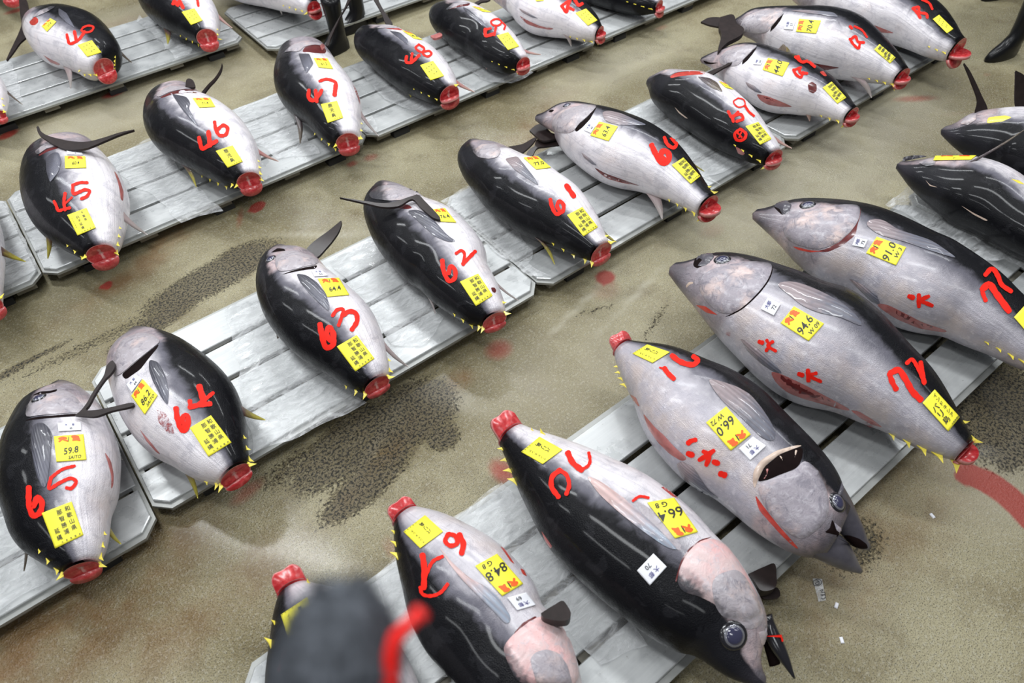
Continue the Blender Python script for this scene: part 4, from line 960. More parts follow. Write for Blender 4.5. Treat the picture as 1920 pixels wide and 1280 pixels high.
f = Tuna('58', 'v460,442 480,415 560,392 640,360 760,330 880,340 1000,380 1100,412 1200,452 1290,502 1400,572 1480,652 1550,732 1600,798', 'v465,462 500,490 560,515 600,562 650,612 720,672 790,712 850,742 900,782 960,816 1040,836 1130,838 1200,852 1300,862 1400,882 1480,906 1550,928',
    'silver tuna with a red 58 and a round maroon plug hole', (.05, .08, .16), 0.26, 0.05)
f.patch('gill_opening', 'v882,350 848,402 808,452 765,488 768,455 800,422 850,372', 'hole', 0.002)
f.patch('gill_cover', 'v885,342 850,370 800,420 765,458 740,490 680,500 600,480 590,440 640,390 740,345 820,335', 'plate', **OP)
f.patch('mouth', 'v470,450 520,468 590,470 540,482 490,478', 'hole', 0.002)
f.patch('plug_hole', 'v1258,630 1290,612 1325,635 1325,680 1300,702 1265,685', 'slitdark', 0.002)
f.patch('blood_smear', 'v1345,540 1375,530 1405,570 1380,572', 'gillred', 0.002)
f.patch('belly_cut', 'v870,702 960,722 1060,762 1150,802 1060,802 960,786 900,752', 'slit', 0.004); f.patch('belly_gut', 'v885,708 960,728 1050,765 1100,790 1020,775 930,745', 'slitdark', 0.006)
f.patch('pelvic_fin', 'v790,612 860,645 920,698 870,690 810,650', 'fin_flankgrey', **FIN)
f.tailcut([('out', .8), ('low', .7)])
f.fin('v1180,802', 'v1260,855', 'v1272,908', 'fin_pink', 'anal_fin'); f.fin('v915,395', 'v1110,415', 'v1075,330', 'fin_dark', 'pectoral_fin', zt=0.42, curl=.35); f.finlets('v1350,865', 'v1535,918', 4)
N58 = f
lot_slip(f, 'tuna 58', 'v850,485 868,445 925,452 908,490', lot('58')); weight_slip(f, 'tuna 58', 'v918,525 960,438 1120,475 1070,575', weigh('44.0')); origin_slip(f, 'tuna 58', 'v1368,660 1435,615 1545,735 1480,780', WAKA)
f.strokes('painted_number', 'v1150,525 1170,560 1205,580 1222,545:20; v1160,525 1205,508:18; v1195,515 1200,545 1250,552:20; v1165,430 1215,468 1255,462 1308,502:20; v1185,425 1200,460:18', label='red brushed number 58')

f = Tuna('57', 'c292,118 340,70 420,50 560,42 700,46 850,62 960,102 1050,172 1130,242 1200,312 1245,380', 'c296,140 320,185 400,215 480,255 540,300 600,345 700,388 800,425 900,438 1000,450 1100,462 1205,482',
    'silver tuna with a red 57, a black tail stub at its mouth', (.05, .07, .14), 0.27, 0.1)
f.patch('gill_opening', 'c570,72 552,112 522,152 490,182 498,152 540,102', 'hole', 0.002); f.patch('gill_cover', 'c572,62 540,102 498,150 480,182 420,190 350,180 320,150 350,95 430,62 500,55', 'plate', **OP)
f.patch('belly_cut', 'c720,352 800,366 885,380 800,396 740,372', 'slitdark', 0.004); f.patch('pectoral_fin', 'c600,60 700,58 850,70 880,100 760,82', 'fin_flankgrey', **FIN)
f.tailcut([('out', .8), ('low', .7)])
f.fin('c915,420', 'c990,438', 'c1062,550', 'fin_pale', 'anal_fin', wide=1.1); f.finlets('c1040,440', 'c1215,482', 5)
N57 = f
lot_slip(f, 'tuna 57', 'c568,165 582,114 636,118 620,170', lot('57')); weight_slip(f, 'tuna 57', 'c638,180 655,108 778,118 750,190', weigh('70.4')); origin_slip(f, 'tuna 57', 'c1075,280 1105,250 1195,325 1165,358', WAKA)
f.strokes('painted_number', 'c940,220 960,250 988,272 995,250:14; c945,222 970,205 985,235 1018,240:14; c940,150 950,160:14; c965,150 1005,170 1035,210:10', label='red brushed number 57')
f = Tuna('56', 'c540,-72 640,-122 800,-150 1000,-140 1200,-82 1330,-20 1400,22 1470,102 1555,212', 'c540,-58 620,-10 700,42 850,112 950,162 1050,202 1180,228 1300,272 1400,317 1515,345',
    'silver tuna at the top right corner, its red tail stump over the floor', (.05, .09, .30), 0.25, 0.1)
f.patch('belly_cut', 'c880,78 1000,112 1100,150 1198,188 1100,182 1000,152', 'slit', 0.005); f.tailcut([('out', 1.1), ('low', .9)])
f.fin('c1205,200', 'c1290,232', 'c1367,320', 'fin_yellow', 'anal_fin'); f.finlets('c1380,260', 'c1505,308', 4)
origin_slip(f, 'the silver tuna at the top right', 'c1405,110 1440,86 1520,165 1485,190', marks(56))
f.strokes('painted_number', 'c1295,48 1320,75 1335,100:16; c1295,48 1325,42 1330,70 1370,80 1375,100:14; c1345,0 1385,20 1402,52:12', label='red brushed number beginning with 5')
N56 = f

# --- the big tuna of the front row
f = Tuna('73', 'A782,222 850,208 915,202 940,165 1000,138 1080,130 1200,121 1400,135 1560,165 1700,205 1850,265 f1340,5 1450,52 1560,112 1660,182 1760,262 1840,350 W1920,562 1955,608 1985,645', 'A784,272 805,300 850,352 920,422 1000,482 1050,522 1100,582 1180,652 1280,722 1380,792 n650,-40 800,50 850,112 920,172 1000,212 1100,237 1200,252 1290,272 1370,292 1450,332 1560,382 1680,422 W1885,678 1925,697 1958,702',
    'large lavender grey tuna, upper of the two with red brushed sevens', (.12, .16, .30), 0.27, 0.75)
f.patch('mouth', 'A925,195 945,160 962,170 972,212 1005,245 985,252 958,228', 'hole', 0.002); f.patch('upper_jaw', 'A927,192 935,165 962,146 1015,140 1060,178 1045,212 1005,244 982,238 968,208 950,200', 'jaw', .012, .002, 6); f.patch('lip', 'A975,205 1010,200 1055,215 1010,248 980,245', 'jaw', .006)
f.patch('gill_opening', 'A1580,185 1572,262 1548,335 1540,400 1440,480 1330,530 1240,525 1320,505 1420,450 1500,380 1555,300', 'slitdark', 0.002)
f.patch('gill_red', 'A1060,485 1110,495 1200,518 1300,522 1200,532 1110,515', 'gillred', 0.003)
f.patch('gill_cover', 'A1580,178 1570,265 1540,332 1470,408 1380,472 1270,512 1180,498 1080,468 1010,418 985,330 1012,270 1150,225 1300,195 1450,172', 'plate', **OP)
f.eye('A1178,174', 46, 30)
f.patch('pectoral_fin', 'A1590,312 1640,278 1760,290 f1190,5 1400,72 1552,178 1400,132 1250,80 1100,40', 'fin_flankgrey', **FIN)
f.patch('pelvic_fin', 'f932,282 1000,312 1090,372 1112,432 1060,412 980,332', 'fin_flankgrey', **FIN)
f.patch('belly_cut', 'f1080,422 1150,430 1250,480 1350,532 1502,582 1480,590 1330,566 1200,512 1110,452', 'slit', 0.003); f.patch('belly_gut', 'f1120,432 1220,470 1330,528 1440,565 1330,552 1210,500', 'slitdark', 0.005)
f.tailcut([('out', 1.0)]); f.finlets('f1700,640', 'f1905,745', 4, 1.0)
N73 = f
lot_slip(f, 'the upper big lavender tuna', 'A1510,482 1535,420 1628,442 1600,500', lot('73')); weight_slip(f, 'the upper big lavender tuna', 'A1615,540 1695,418 1915,497 1840,632', weigh('91.0', 'W 3')); origin_slip(f, 'the upper big lavender tuna', 'W1900,595 1925,568 1990,640 1960,665', BALI)
f.strokes('painted_number', 'f1680,345 1690,380 1702,408:22; f1690,340 1720,318 1760,370 1830,465:34; f1700,265 1735,232 1765,262 1790,320 1842,358:24; f1760,265 1775,290:20', label='red brushed figures like 72')
f.strokes('painted_mark', 'f1285,385:26; f1328,378 1328,438:22; f1380,385 1340,405 1400,435:20', label='small red brush mark')

f = Tuna('72', 'A168,616 200,612 260,611 325,612 345,555 390,535 500,530 620,534 760,556 920,608 1100,668 1300,760 f850,312 1000,396 n880,170 980,300 1080,390 1170,480 1250,600 1320,712 1400,842 1460,932 1530,1045', 'A166,692 205,755 265,865 335,935 405,1012 485,1092 560,1180 m950,292 1040,392 1150,492 1250,602 1350,692 1450,752 n250,792 400,832 520,852 620,892 750,952 880,1002 1000,1062 1100,1112 1200,1162 1300,1192 1390,1205',
    'large lavender grey tuna, lower of the two with red brushed sevens', (.13, .15, .28), 0.27, 0.75)
f.patch('mouth', 'A318,622 340,558 368,548 380,585 435,615 350,652 325,640', 'hole', 0.002); f.patch('upper_jaw', 'A343,598 346,552 380,538 450,535 480,565 450,600 400,612 382,585 362,575', 'jaw', .012, .002, 6); f.patch('lip', 'A382,590 420,580 450,605 400,635 345,640 360,610', 'jaw', .006); f.patch('jaw_spot', 'A262,785 285,755 318,752 322,765 290,775 270,800', 'bone', .002)
f.patch('gill_opening', 'A922,615 912,692 885,752 825,832 755,902 685,962 605,1004 545,1022 640,975 745,885 815,815 872,740 900,680', 'hole', 0.002)
f.patch('gill_red', 'A335,925 410,935 480,985 505,1002 420,985', 'gillred', 0.003)
f.patch('gill_cover', 'A916,613 902,700 862,772 802,842 722,922 642,982 562,1000 482,962 402,882 362,802 372,722 450,662 600,622 760,600', 'plate', **OP)
f.eye('A536,584', 50, 30)
f.patch('pectoral_fin', 'A930,770 1000,750 1080,752 1200,792 1330,852 1450,922 1560,1022 1602,1102 1520,1062 1400,1012 1250,986 1130,932 1050,862', 'fin_flankgrey', **FIN)
f.patch('pelvic_fin', 'm1070,292 1150,332 1250,412 1350,502 1392,562 1320,542 1230,482 1130,392', 'fin_flankgrey', **FIN)
f.patch('belly_cut', 'm1290,532 1400,572 1550,642 1700,722 1850,802 1920,842 1850,836 1700,792 1550,752 1420,702 1330,622', 'slit', 0.003); f.patch('belly_gut', 'm1330,550 1400,580 1540,655 1680,725 1780,785 1640,755 1500,705 1400,640', 'slitdark', 0.006)
f.patch('belly_cut', 'n615,832 680,842 780,902 862,965 800,950 700,900', 'slit', 0.003)
f.tailcut([('out', .9), ('low', .45)]); f.finlets('n915,1012', 'n1365,1205', 5, 1.35); f.finlets('n1478,925', 'n1535,1040', 2)
N72 = f
lot_slip(f, 'the lower big lavender tuna', 'A825,960 880,872 975,925 925,1010', lot('72')); weight_slip(f, 'the lower big lavender tuna', 'A975,1065 1075,940 1300,1070 1185,1200', weigh('94.6', 'W 09')); origin_slip(f, 'the lower big lavender tuna', 'f1345,985 1413,910 1553,1065 1490,1145', BALI)
f.strokes('painted_number', 'f1162,825 1178,868 1198,905:28; f1170,815 1212,800 1250,850 1290,920 1335,965:32; f1258,762 1285,742 1325,800 1355,875:20; f1335,760 1345,820 1355,870:24', label='red brushed figures like 72')
f.strokes('painted_mark', 'f442,640:22; f475,632 488,660 472,690:16; f508,640 480,662 525,692:16', label='small red brush mark'); f.strokes('painted_mark', 'f665,820:24; f705,800 708,855:22; f750,815 715,828 775,860:18', label='small red brush mark'); f.strokes('blood_spot', 'f262,592:18', 'blood'); f.strokes('blood_spot', 'f1050,1100:30', 'blood')

f = Tuna('71', 'y1050,600 1020,540 980,470 920,362 860,262 780,162 700,62 m1600,1050 1500,950 1400,850 1300,742 1200,652 1100,582 980,512 850,462 720,412 560,362 420,336 330,322 270,322', 'y770,955 740,985 700,985 600,950 480,895 330,802 170,668 W1340,932 1290,905 m570,1260 500,1190 430,1100 380,1000 340,900 300,800 230,690 180,570 132,435',
    'large lavender tuna with gaping mouth and wide open gill', (.22, .17, .14), 0.22, 0.75, blunt=.12)
f.patch('gill_opening', 'y318,415 372,300 482,210 600,162 662,152 658,230 628,300 600,318 482,362 400,398', 'hole', 0.002);  # flat near-black patch paints the dark of the open gill, no real recess
f.patch('gill_rim', 'y285,415 290,330 345,250 460,180 600,140 665,140 600,162 482,208 372,298 318,412 300,470', 'bone', 0.008, .002, 4, join=True)
f.patch('gill_arch', 'y480,215 500,215 520,260 505,330 495,330 505,265', 'bone', .008); f.patch('gill_arch', 'y600,170 625,175 600,250 590,300 582,300 590,240', 'bone', .008); f.patch('gill_arch', 'y380,310 410,310 400,360 370,400 360,395 385,350', 'slit', .007)
f.patch('gill_red', 'y300,500 342,562 402,642 482,742 562,832 640,922 600,905 500,812 410,712 330,622', 'gillred', 0.003)
f.patch('gill_cover', 'y315,425 400,402 482,368 610,322 665,240 740,290 800,380 840,480 858,600 835,700 745,790 650,845 560,800 480,725 400,628 345,540', 'plate', **OP)
f.patch('cheek_line', 'y545,420 520,500 530,560 580,650 650,730 730,775 650,745 570,660 515,565 505,490', 'plate', .003)
f.eye('y925,565', 60, 60)
f.patch('mouth', 'y880,690 905,740 960,810 1020,880 1060,960 1000,880 930,815 820,790 865,760', 'hole', .004)
f.patch('lip', 'y895,712 930,745 985,785 940,800 905,780', 'plate', .008)
f.patch('pectoral_fin', 'm822,597 900,612 1050,662 1150,722 1240,832 1310,942 1336,1022 1330,1076 1240,1052 1150,962 1050,862 950,782 870,682', 'fin_flankgrey', **FIN)
f.patch('belly_cut', 'm340,852 430,962 500,1022 580,1112 680,1200 640,1222 540,1162 450,1072 382,972', 'slit', 0.004); f.patch('pelvic_fin', 'm590,1235 640,1215 720,1262 W1328,918 1350,935 1315,925 1280,895', 'fin_flankgrey', **FIN)
f.patch('belly_cut', 'm240,712 290,740 320,810 300,800 262,750', 'slit', .004)
f.tailcut([('slab', 1.5)]); f.finlets('m140,515', 'm215,660', 4, .9)
J = f
def jaw(fish, name, D, V, zf, mat='jaw'):
    sw = sweep_from_outline(P(D), P(V), ZP, 0.7, ns=20, zfix=zf); ph = np.linspace(0, 2 * math.pi, 20, endpoint=False)
    ring = sw['Q'][:, None, :] + sw['a'][:, None, None] * np.cos(ph)[None, :, None] * sw['nh'][:, None, :] + sw['b'][:, None, None] * np.sin(ph)[None, :, None] * sw['nv'][:, None, :]
    v = ring.reshape(-1, 3); fa = [(i * 20 + k, i * 20 + (k + 1) % 20, (i + 1) * 20 + (k + 1) % 20, (i + 1) * 20 + k) for i in range(19) for k in range(20)] + [tuple(range(20)), tuple(range(380, 400))]
    o = mesh_obj(name, v, fa, M[mat], fish.root, fish.origin)
    bm = bmesh.new(); bm.from_mesh(o.data); bmesh.ops.recalc_face_normals(bm, faces=bm.faces); bm.to_mesh(o.data); bm.free()
    k = len(fish.surf_v); fish.surf_v += [tuple(q) for q in v]; fish.surf_f += [tuple(i + k for i in q) for q in fa]; fish.rebuild(); return o
jaw(f, 'lower_jaw', 'y1105,1078 1062,962 1002,862 940,800 850,760 760,740', 'y1092,1092 1000,1082 900,1045 800,1005 700,965 620,900', (0.19, 0.30))
jaw(f, 'upper_jaw', 'y1166,890 1130,780 1080,680 1040,580 985,480 920,390', 'y1150,918 1055,912 965,825 900,745 830,700 740,640', (0.22, 0.33), 'jaw')
f.patch('mouth', 'y1152,912 1110,915 1050,905 985,845 965,812 1010,812 1085,838 1140,878', 'hole', .002)
N71 = f
lot_slip(f, 'the tuna with the gaping mouth', 'm1265,1105 1145,1215 1060,1125 1165,1035', lot('71')); weight_slip(f, 'the tuna with the gaping mouth', 'm1150,1020 1000,1140 815,930 965,810', weigh('66.0', 'W 72')); origin_slip(f, 'the tuna with the gaping mouth', 'm545,405 415,485 265,415 375,348', BALI)
f.strokes('painted_number', 'm562,430 610,468 670,492 725,495 750,462 722,438:36; m505,525 530,560 572,600:34; m470,518 510,530:12', label='red brushed figures 71')
f.strokes('painted_mark', 'm735,1058 700,1068 685,1082:34; m700,1160:40; m870,1140 820,1175 770,1205:32; m800,1145 840,1175 820,1240:32; m890,1222:38; y62,350:42', label='red brushed splashes')

f = Tuna('70', 'B1325,1278 1260,1290 1150,1275 1050,1235 900,1165 W1290,1226 p1560,1035 1420,952 1280,865 1130,750 1000,642 850,505 720,388 560,198 z1330,598 1250,468 1180,328 1120,178 1070,50 e885,1215', 'B1332,1268 1320,1150 1305,1000 1310,890 1345,800 1318,660 1250,520 1170,382 1080,272 980,192 900,102 830,12 W1262,925 1230,900 1190,878 1150,860 e1450,1262 1300,1208 1150,1155 1040,1130',
    'large black-backed tuna with a pink cheek and open mouth', (.66, .64, .50), 0.22, 0.1)
f.patch('gill_opening', 'B660,530 690,420 705,365 760,278 850,205 950,180 850,225 765,300 715,380 690,450 675,530', 'slitdark', 0.002)
f.patch('gill_cover', 'B672,522 702,402 762,292 852,212 950,197 1042,242 1132,362 1212,492 1282,642 1292,762 1200,802 1050,762 950,682 820,622 722,602', 'platepink', **OP)
f.patch('cheek_plate', 'B935,540 960,480 1040,445 1120,425 1180,470 1250,580 1300,680 1330,790 1280,870 1200,880 1100,800 1020,790 960,700', 'plate', .006, .001, 8)
f.eye('B1105,925', 70, 84); f.patch('lip', 'B1285,900 1330,885 1380,900 1360,950 1345,1000 1315,1000', 'plate', .006)
f.patch('pectoral_fin', 'h1370,112 1450,142 1600,252 1750,382 1850,472 1902,542 1830,522 1700,432 1560,322 1450,222', 'fin_flankpale', **FIN)
f.patch('back_wound', 'z1340,618 1370,660 1422,735 1410,755 1370,700', 'gillred', .003); f.patch('blood_smear', 'h1790,150 1850,195 1895,245 1850,225', 'gillred', .003)
f.patch('collar', 'h1640,250 1720,290 1850,400 1919,520 1900,545 1800,430 1690,330', 'plate', .003)
f.tailcut([('slab', 1.7)]); f.finlets('z1030,20', 'z1150,262', 4, 1.1); f.finlets('e1080,1140', 'e1140,1160', 2, .8)
jaw(f, 'mouth', 'B1375,1165 1345,1060 1320,960 1305,870', 'B1450,1120 1412,1040 1378,950 1350,860', (0.17, 0.22), 'hole')  # black filler added between the jaws to paint the mouth gap dark
jaw(f, 'lower_jaw', 'B1557,1252 1500,1182 1430,1092 1372,1012 1340,920 1330,840', 'B1562,1240 1532,1122 1492,1002 1445,902 1390,790 1350,730', (0.20, 0.27), 'socket')
N70 = f
lot_slip(f, 'the pink-cheeked tuna', 'B600,410 475,548 378,438 500,310', lot('70')); weight_slip(f, 'the pink-cheeked tuna', 'W1308,998 1265,1010 1213,943 1263,934', weigh('66.4', 'G 8')); origin_slip(f, 'the pink-cheeked tuna', 'W1055,844 1018,871 978,848 1012,820', BALI)
f.strokes('painted_number', 'z1540,40 1575,110 1640,165:40; z1640,165 1690,135 1705,100 1695,40:22; z1480,168 1425,215 1420,290 1470,365:34; z1480,168 1530,205 1550,280 1530,345:28', label='red brushed figures 70')
f.strokes('painted_mark', 'h1640,258 1675,235 1725,242:14', label='thin red mark'); f.strokes('jaw_mark', 'B1452,925 1462,965:12')

f = Tuna('69', 'W1075,1495 1000,1432 920,1352 858,1274 h580,1190 520,1130 470,1062 430,982 392,902 372,802 z320,1082 290,950 265,850 246,702 238,588', 'W1090,1492 1115,1420 1110,1350 1093,1290 h1335,1180 1300,1082 1260,982 1200,922 1130,880 z1320,1050 1250,962 1180,882 1100,802 1020,722 920,662 800,602 680,532 560,482 422,455',
    'large tuna with a red 69 and a brown stub at its gill', (.60, .55, .30), 0.26, 0.35)
f.patch('gill_opening', 'h968,1002 1020,942 1092,903 1102,915 1032,962 980,1012', 'slitdark', 0.002); 
f.patch('gill_cover', 'h905,1082 962,1012 1062,932 1132,902 1222,932 1272,1002 1310,1122 1338,1250 1300,1300 1150,1290 1000,1282 950,1202', 'platepink', **OP)
f.patch('cheek_plate', 'h1060,1150 1085,1110 1150,1090 1220,1110 1270,1180 1300,1290 1100,1290', 'plate', .005, .001, 8)
f.patch('pectoral_fin', 'h545,507 620,602 720,692 820,742 900,822 960,922 932,962 880,902 780,802 680,702 600,602', 'fin_flankpale', **FIN)
f.patch('belly_cut', 'z1030,735 1060,748 1140,870 1110,850 1070,790', 'gillred', .003); f.patch('belly_cut', 'z1180,900 1210,912 1232,962 1200,945', 'gillred', .003)
f.tailcut([('slab', 1.35)]); f.fin('h440,985', 'h560,1150', 'h600,1192', 'fin_dark', 'dorsal_fin'); f.finlets('z238,640', 'z262,820', 3)
N69 = f
lot_slip(f, 'tuna 69', 'z1295,1180 1155,1220 1080,1125 1220,1085', lot('69')); weight_slip(f, 'tuna 69', 'z1200,1020 1045,1112 842,888 1005,797', weigh('84.8', 'G 8')); origin_slip(f, 'tuna 69', 'z605,630 435,755 310,630 470,508', BALI)
f.strokes('painted_number', 'z452,805 465,900 462,1045:40; z475,960 530,850 598,815:24; z435,1045 455,1095 520,1108 590,1080 638,1022:24; z640,650 620,700 660,735 710,715 690,660 648,648:30; z725,655 755,720 742,790:38', label='red brushed figures 69')
f = Tuna('68', 'W800,1580 700,1535 600,1468 540,1400 512,1320 505,1262 508,1212 514,1172 524,1124', 'W815,1572 830,1470 815,1385 790,1302 760,1242 720,1182 650,1126 580,1095',
    'dark tuna mostly hidden behind the blurred grey microphone windscreen', (.62, .55, .35), 0.26, 0.3)
f.tailcut([('slab', 1.6)]); f.finlets('W515,1170', 'W508,1210', 2); f.finlets('o560,530', 'o600,525', 1)
origin_slip(f, 'the tuna behind the microphone', 'W590,1165 541,1198 528,1153 577,1120', BALI); f.strokes('painted_number', 'o382,1040 360,1110 340,1190:30', label='red brush stroke')
N68 = f

# --- the two dark tuna at the right edge
f = Tuna('75', 'q1312,350 1345,405 1400,455 1460,505 1540,545 W1850,310 1890,335 1950,365 2030,395 2110,412 2190,412', 'q1318,325 1400,285 1480,222 1600,195 1750,178 1890,172 W1935,206 2005,238 2085,290 2150,345 2195,392', 'glossy black tuna at the right edge, behind and above its twin', (.84, .72, .7), 0.2)
f.patch('finlet_stripe', 'q1650,240 1780,225 1830,240 1760,270 1640,285', 'yfin', .003); f.patch('gill_cover', 'q1440,290 1500,225 1560,215 1560,260 1500,300', 'plate', **OP); f.tailcut()
N75 = f
f = Tuna('74', 'q983,605 1000,650 1040,712 1100,775 1200,855 1300,938 1400,1008 1500,1068 1620,1122 1750,1192 W1890,466 1960,500 2050,545 2130,582 2190,604', 'q988,588 1060,562 1200,540 1400,535 1560,542 1700,592 1850,682 W1930,356 2000,410 2080,470 2150,532 2205,588', 'glossy black tuna at the right edge on crumpled plastic, snout to the left', (.86, .82, .75), 0.2)
f.patch('dorsal_groove', 'q1445,898 1540,955 1655,1012 1640,1020 1540,968', 'bone', .003); f.patch('gill_opening', 'q1180,708 1215,745 1275,765 1215,755', 'bone', .002); f.patch('gill_cover', 'q1130,580 1200,555 1260,560 1250,600 1180,610', 'plate', **OP)
f.patch('finlet_stripe', 'q1820,700 1880,712 1930,745 1880,735', 'yfin', .003); f.tailcut()
f.patch('upper_snout', 'q1003,575 1012,542 1080,530 1150,528 1195,538 1100,556 1050,568', 'jaw', .012, .004, clamp=False)
f.fin('q1430,605', 'q1530,575', 'q1919,335', 'fin_dark', 'pectoral_fin', zt=0.50, curl=.08, wide=.8)
weight_slip(f, 'the lower black tuna at the right edge', 'q1255,533 1562,530 1520,562 1238,566', weigh('48.0'))
N74 = f

# ---------------------------------------------------------------- severed tail fins and stubs lying by the heads
def blade(name, pts, z, label, mat='dfin', th=0.012, cat='fish fin', group=None, parent=None, bulge=0.006):
    px = np.array(P(pts)); d = px - px[0]; k = np.argmax((d ** 2).sum(1)); ax = d[k] / (d[k] @ d[k]); s = np.clip(d @ ax, 0, 1)
    bd = spline(np.vstack([px, px[:1]]), max(40, 5 * len(px)))[:-1]
    if np.isscalar(z):          # lies on top of whatever fish it crosses
        hz = [z]
        for fs in FISH.values():
            for q in bd[::3]:
                h_ = fs.bvh.ray_cast(Vector(CP), Vector(ray(q)))
                if h_[0] is not None: hz.append(h_[0].z + th + .004)
        z = max(hz)
    n = len(bd); sb = np.clip((bd - px[0]) @ ax, 0, 1)
    zz = lambda q: z if np.isscalar(z) else z[0] + (z[1] - z[0]) * q
    vo, eo, fo, _, _, _ = delaunay_2d_cdt([Vector(tuple(q)) for q in bd], [(i, (i + 1) % n) for i in range(n)], [], 1, 1e-4)
    top = [at_z(tuple(q), zz(float(np.clip((np.array(q) - px[0]) @ ax, 0, 1)))) for q in vo]
    m = len(top); V3 = top + [t - np.array([0, 0, th]) for t in top]; f = []
    for t in fo:
        a, b, c = (top[i] for i in t[:3]); t = tuple(t) if np.cross(b - a, c - a)[2] > 0 else tuple(reversed(t))
        f.append(t); f.append(tuple(i + m for i in reversed(t)))
    cnt = {}
    for t in f[::2]:
        for i in range(len(t)): cnt[(t[i], t[(i + 1) % len(t)])] = 1
    for (a, b) in list(cnt):
        if (b, a) not in cnt: f.append((b, a, a + m, b + m))
    org = tuple(np.mean(V3, 0)); o = mesh_obj(name, V3, f, M[mat], parent, org if parent is None else parent['org'] if 'org' in parent else org, False)
    if parent is None: tag(o, label, cat, group)
    return o
GF = 'severed tail fins'
blade('tail_fin', 'w272,72 285,62 300,95 335,125 430,157 560,180 660,180 780,150 900,112 1012,90 900,128 780,178 690,216 640,233 500,241 430,216 350,170 290,125', 0.37, 'dark crescent tail fin lying over the head of tuna 45', group=GF)
blade('tail_fin', 's545,378 600,312 650,262 690,200 706,148 700,205 662,270 612,325 560,385', (.30, .50), 'thin dark tail fin sticking up from the gill of tuna 46', group=GF)
blade('fin_stub', 's430,330 438,278 455,268 488,282 500,330', .26, 'short brown fin stub behind the head of tuna 46')
blade('tail_fin', 't522,338 545,275 600,170 655,75 700,-20 715,-20 690,30 640,112 600,195 555,300 542,345', (.32, .50), 'long thin dark tail fin rising from tuna 47 in front of the boots', group=GF)
blade('tail_fin', 't880,-10 910,-20 925,15 960,80 1024,183 982,184 940,95', (.45, .33), 'dark strap-like tail fin standing behind tuna 48', group=GF)
blade('tail_fin', 'u355,22 400,-2 440,-20 480,-8 455,6 410,14 378,32', .3, 'dark tail fin tip behind the head of tuna 49', group=GF)
blade('tail_fin', 'r140,-20 192,-10 225,130 248,172 280,190 235,225 200,275 150,320 100,390 45,455 62,410 110,310 140,245 160,182 150,100', (.30, .16), 'big dark forked tail fin lying left of tuna 40', group=GF)
blade('tail_fin', 'j560,392 600,362 650,300 700,212 780,90 800,20 845,-20 862,20 835,75 790,120 720,220 665,320 640,352 720,352 830,332 1002,300 1004,316 830,362 710,402 620,398', .36, 'long thin dark tail fin lying across the gills of tuna 65', group=GF)
blade('tail_fin', 'k525,445 560,400 620,350 700,292 770,235 802,212 785,285 740,355 690,415 608,492 570,465', (.28, .34), 'brown speckled tail fin lobe sticking out behind tuna 63', group=GF)
blade('tail_fin', 'b-10,1108 60,1118 140,1130 260,1140 400,1100 430,1092 470,1130 560,1232 520,1225 440,1158 400,1118 320,1158 230,1162 140,1142', .36, 'long dark tail fin draped over the head of tuna 62', group=GF)
blade('tail_fin', 'b858,872 880,840 950,822 1020,808 1080,775 1098,770 1080,800 1030,848 980,878 910,886', (.34, .26), 'dark pointed tail fin lobe over the gills of tuna 61', group=GF)
blade('tail_fin', 'b1085,822 1098,785 1170,770 1250,778 1310,800 1230,812 1150,822 1100,832 1068,880 1040,870 1062,835', (.17, .17), 'brown tail fin wedged under the chin of tuna 60', group=GF)
blade('fin_stub', 'b1058,732 1100,700 1140,698 1180,745 1255,762 1200,780 1130,790 1100,770', (.20, .20), 'dark ragged fin stub below the jaw of tuna 60')
blade('tail_stub', 'c212,95 285,82 305,130 345,160 335,190 250,240 200,285 218,190 205,150', .32, 'black square-cut tail stub over the snout of tuna 57', 'dfin', .03)
blade('tail_fin', 'c102,122 150,98 235,106 242,148 160,142', (.27, .31), 'brown tail fin tip pointing left of the black stub at tuna 57', group=GF)
blade('tail_fin', 'v470,560 540,525 620,495 680,455 712,420 690,470 620,512 540,560 500,585', (.25, .38), 'thin grey tail fin lying between the heads of tuna 59 and 58', group=GF)
blade('tail_stub', 'B1212,462 1330,408 1408,384 1424,470 1418,560 1350,590 1300,580 1260,520', .13, 'black square-cut tail stub on the floor beside the pink-cheeked head', 'dfin', .05)
blade('fin_stub', 'B1300,600 1430,565 1450,628 1330,648', .07, 'small dark fin stub under the black stub beside the pink-cheeked head')
blade('tail_stub', 'z1338,1235 1440,1172 1500,1143 1535,1180 1562,1240 1540,1285 1460,1292 1350,1262', .24, 'brown square-cut tail stub tucked at the gill of tuna 69', 'dfin', .05)
blade('tail_fin', 'c1582,352 1612,392 1680,532 1714,624 1648,630 1658,560 1622,452', (.62, .36), 'tall dark tail fin standing up from the upper black tuna at the right edge', group=GF)
blade('tail_fin', 'c1872,395 1925,430 1930,600 1882,605', (.55, .34), 'grey upright tail fin at the right edge above the black tuna', group=GF)
blade('blood_clump', 'u28,268 60,258 100,245 118,262 90,280 50,285', ZP + .02, 'dark red blood clump on the pallet left of tuna 49', 'slit', .015, 'blood')

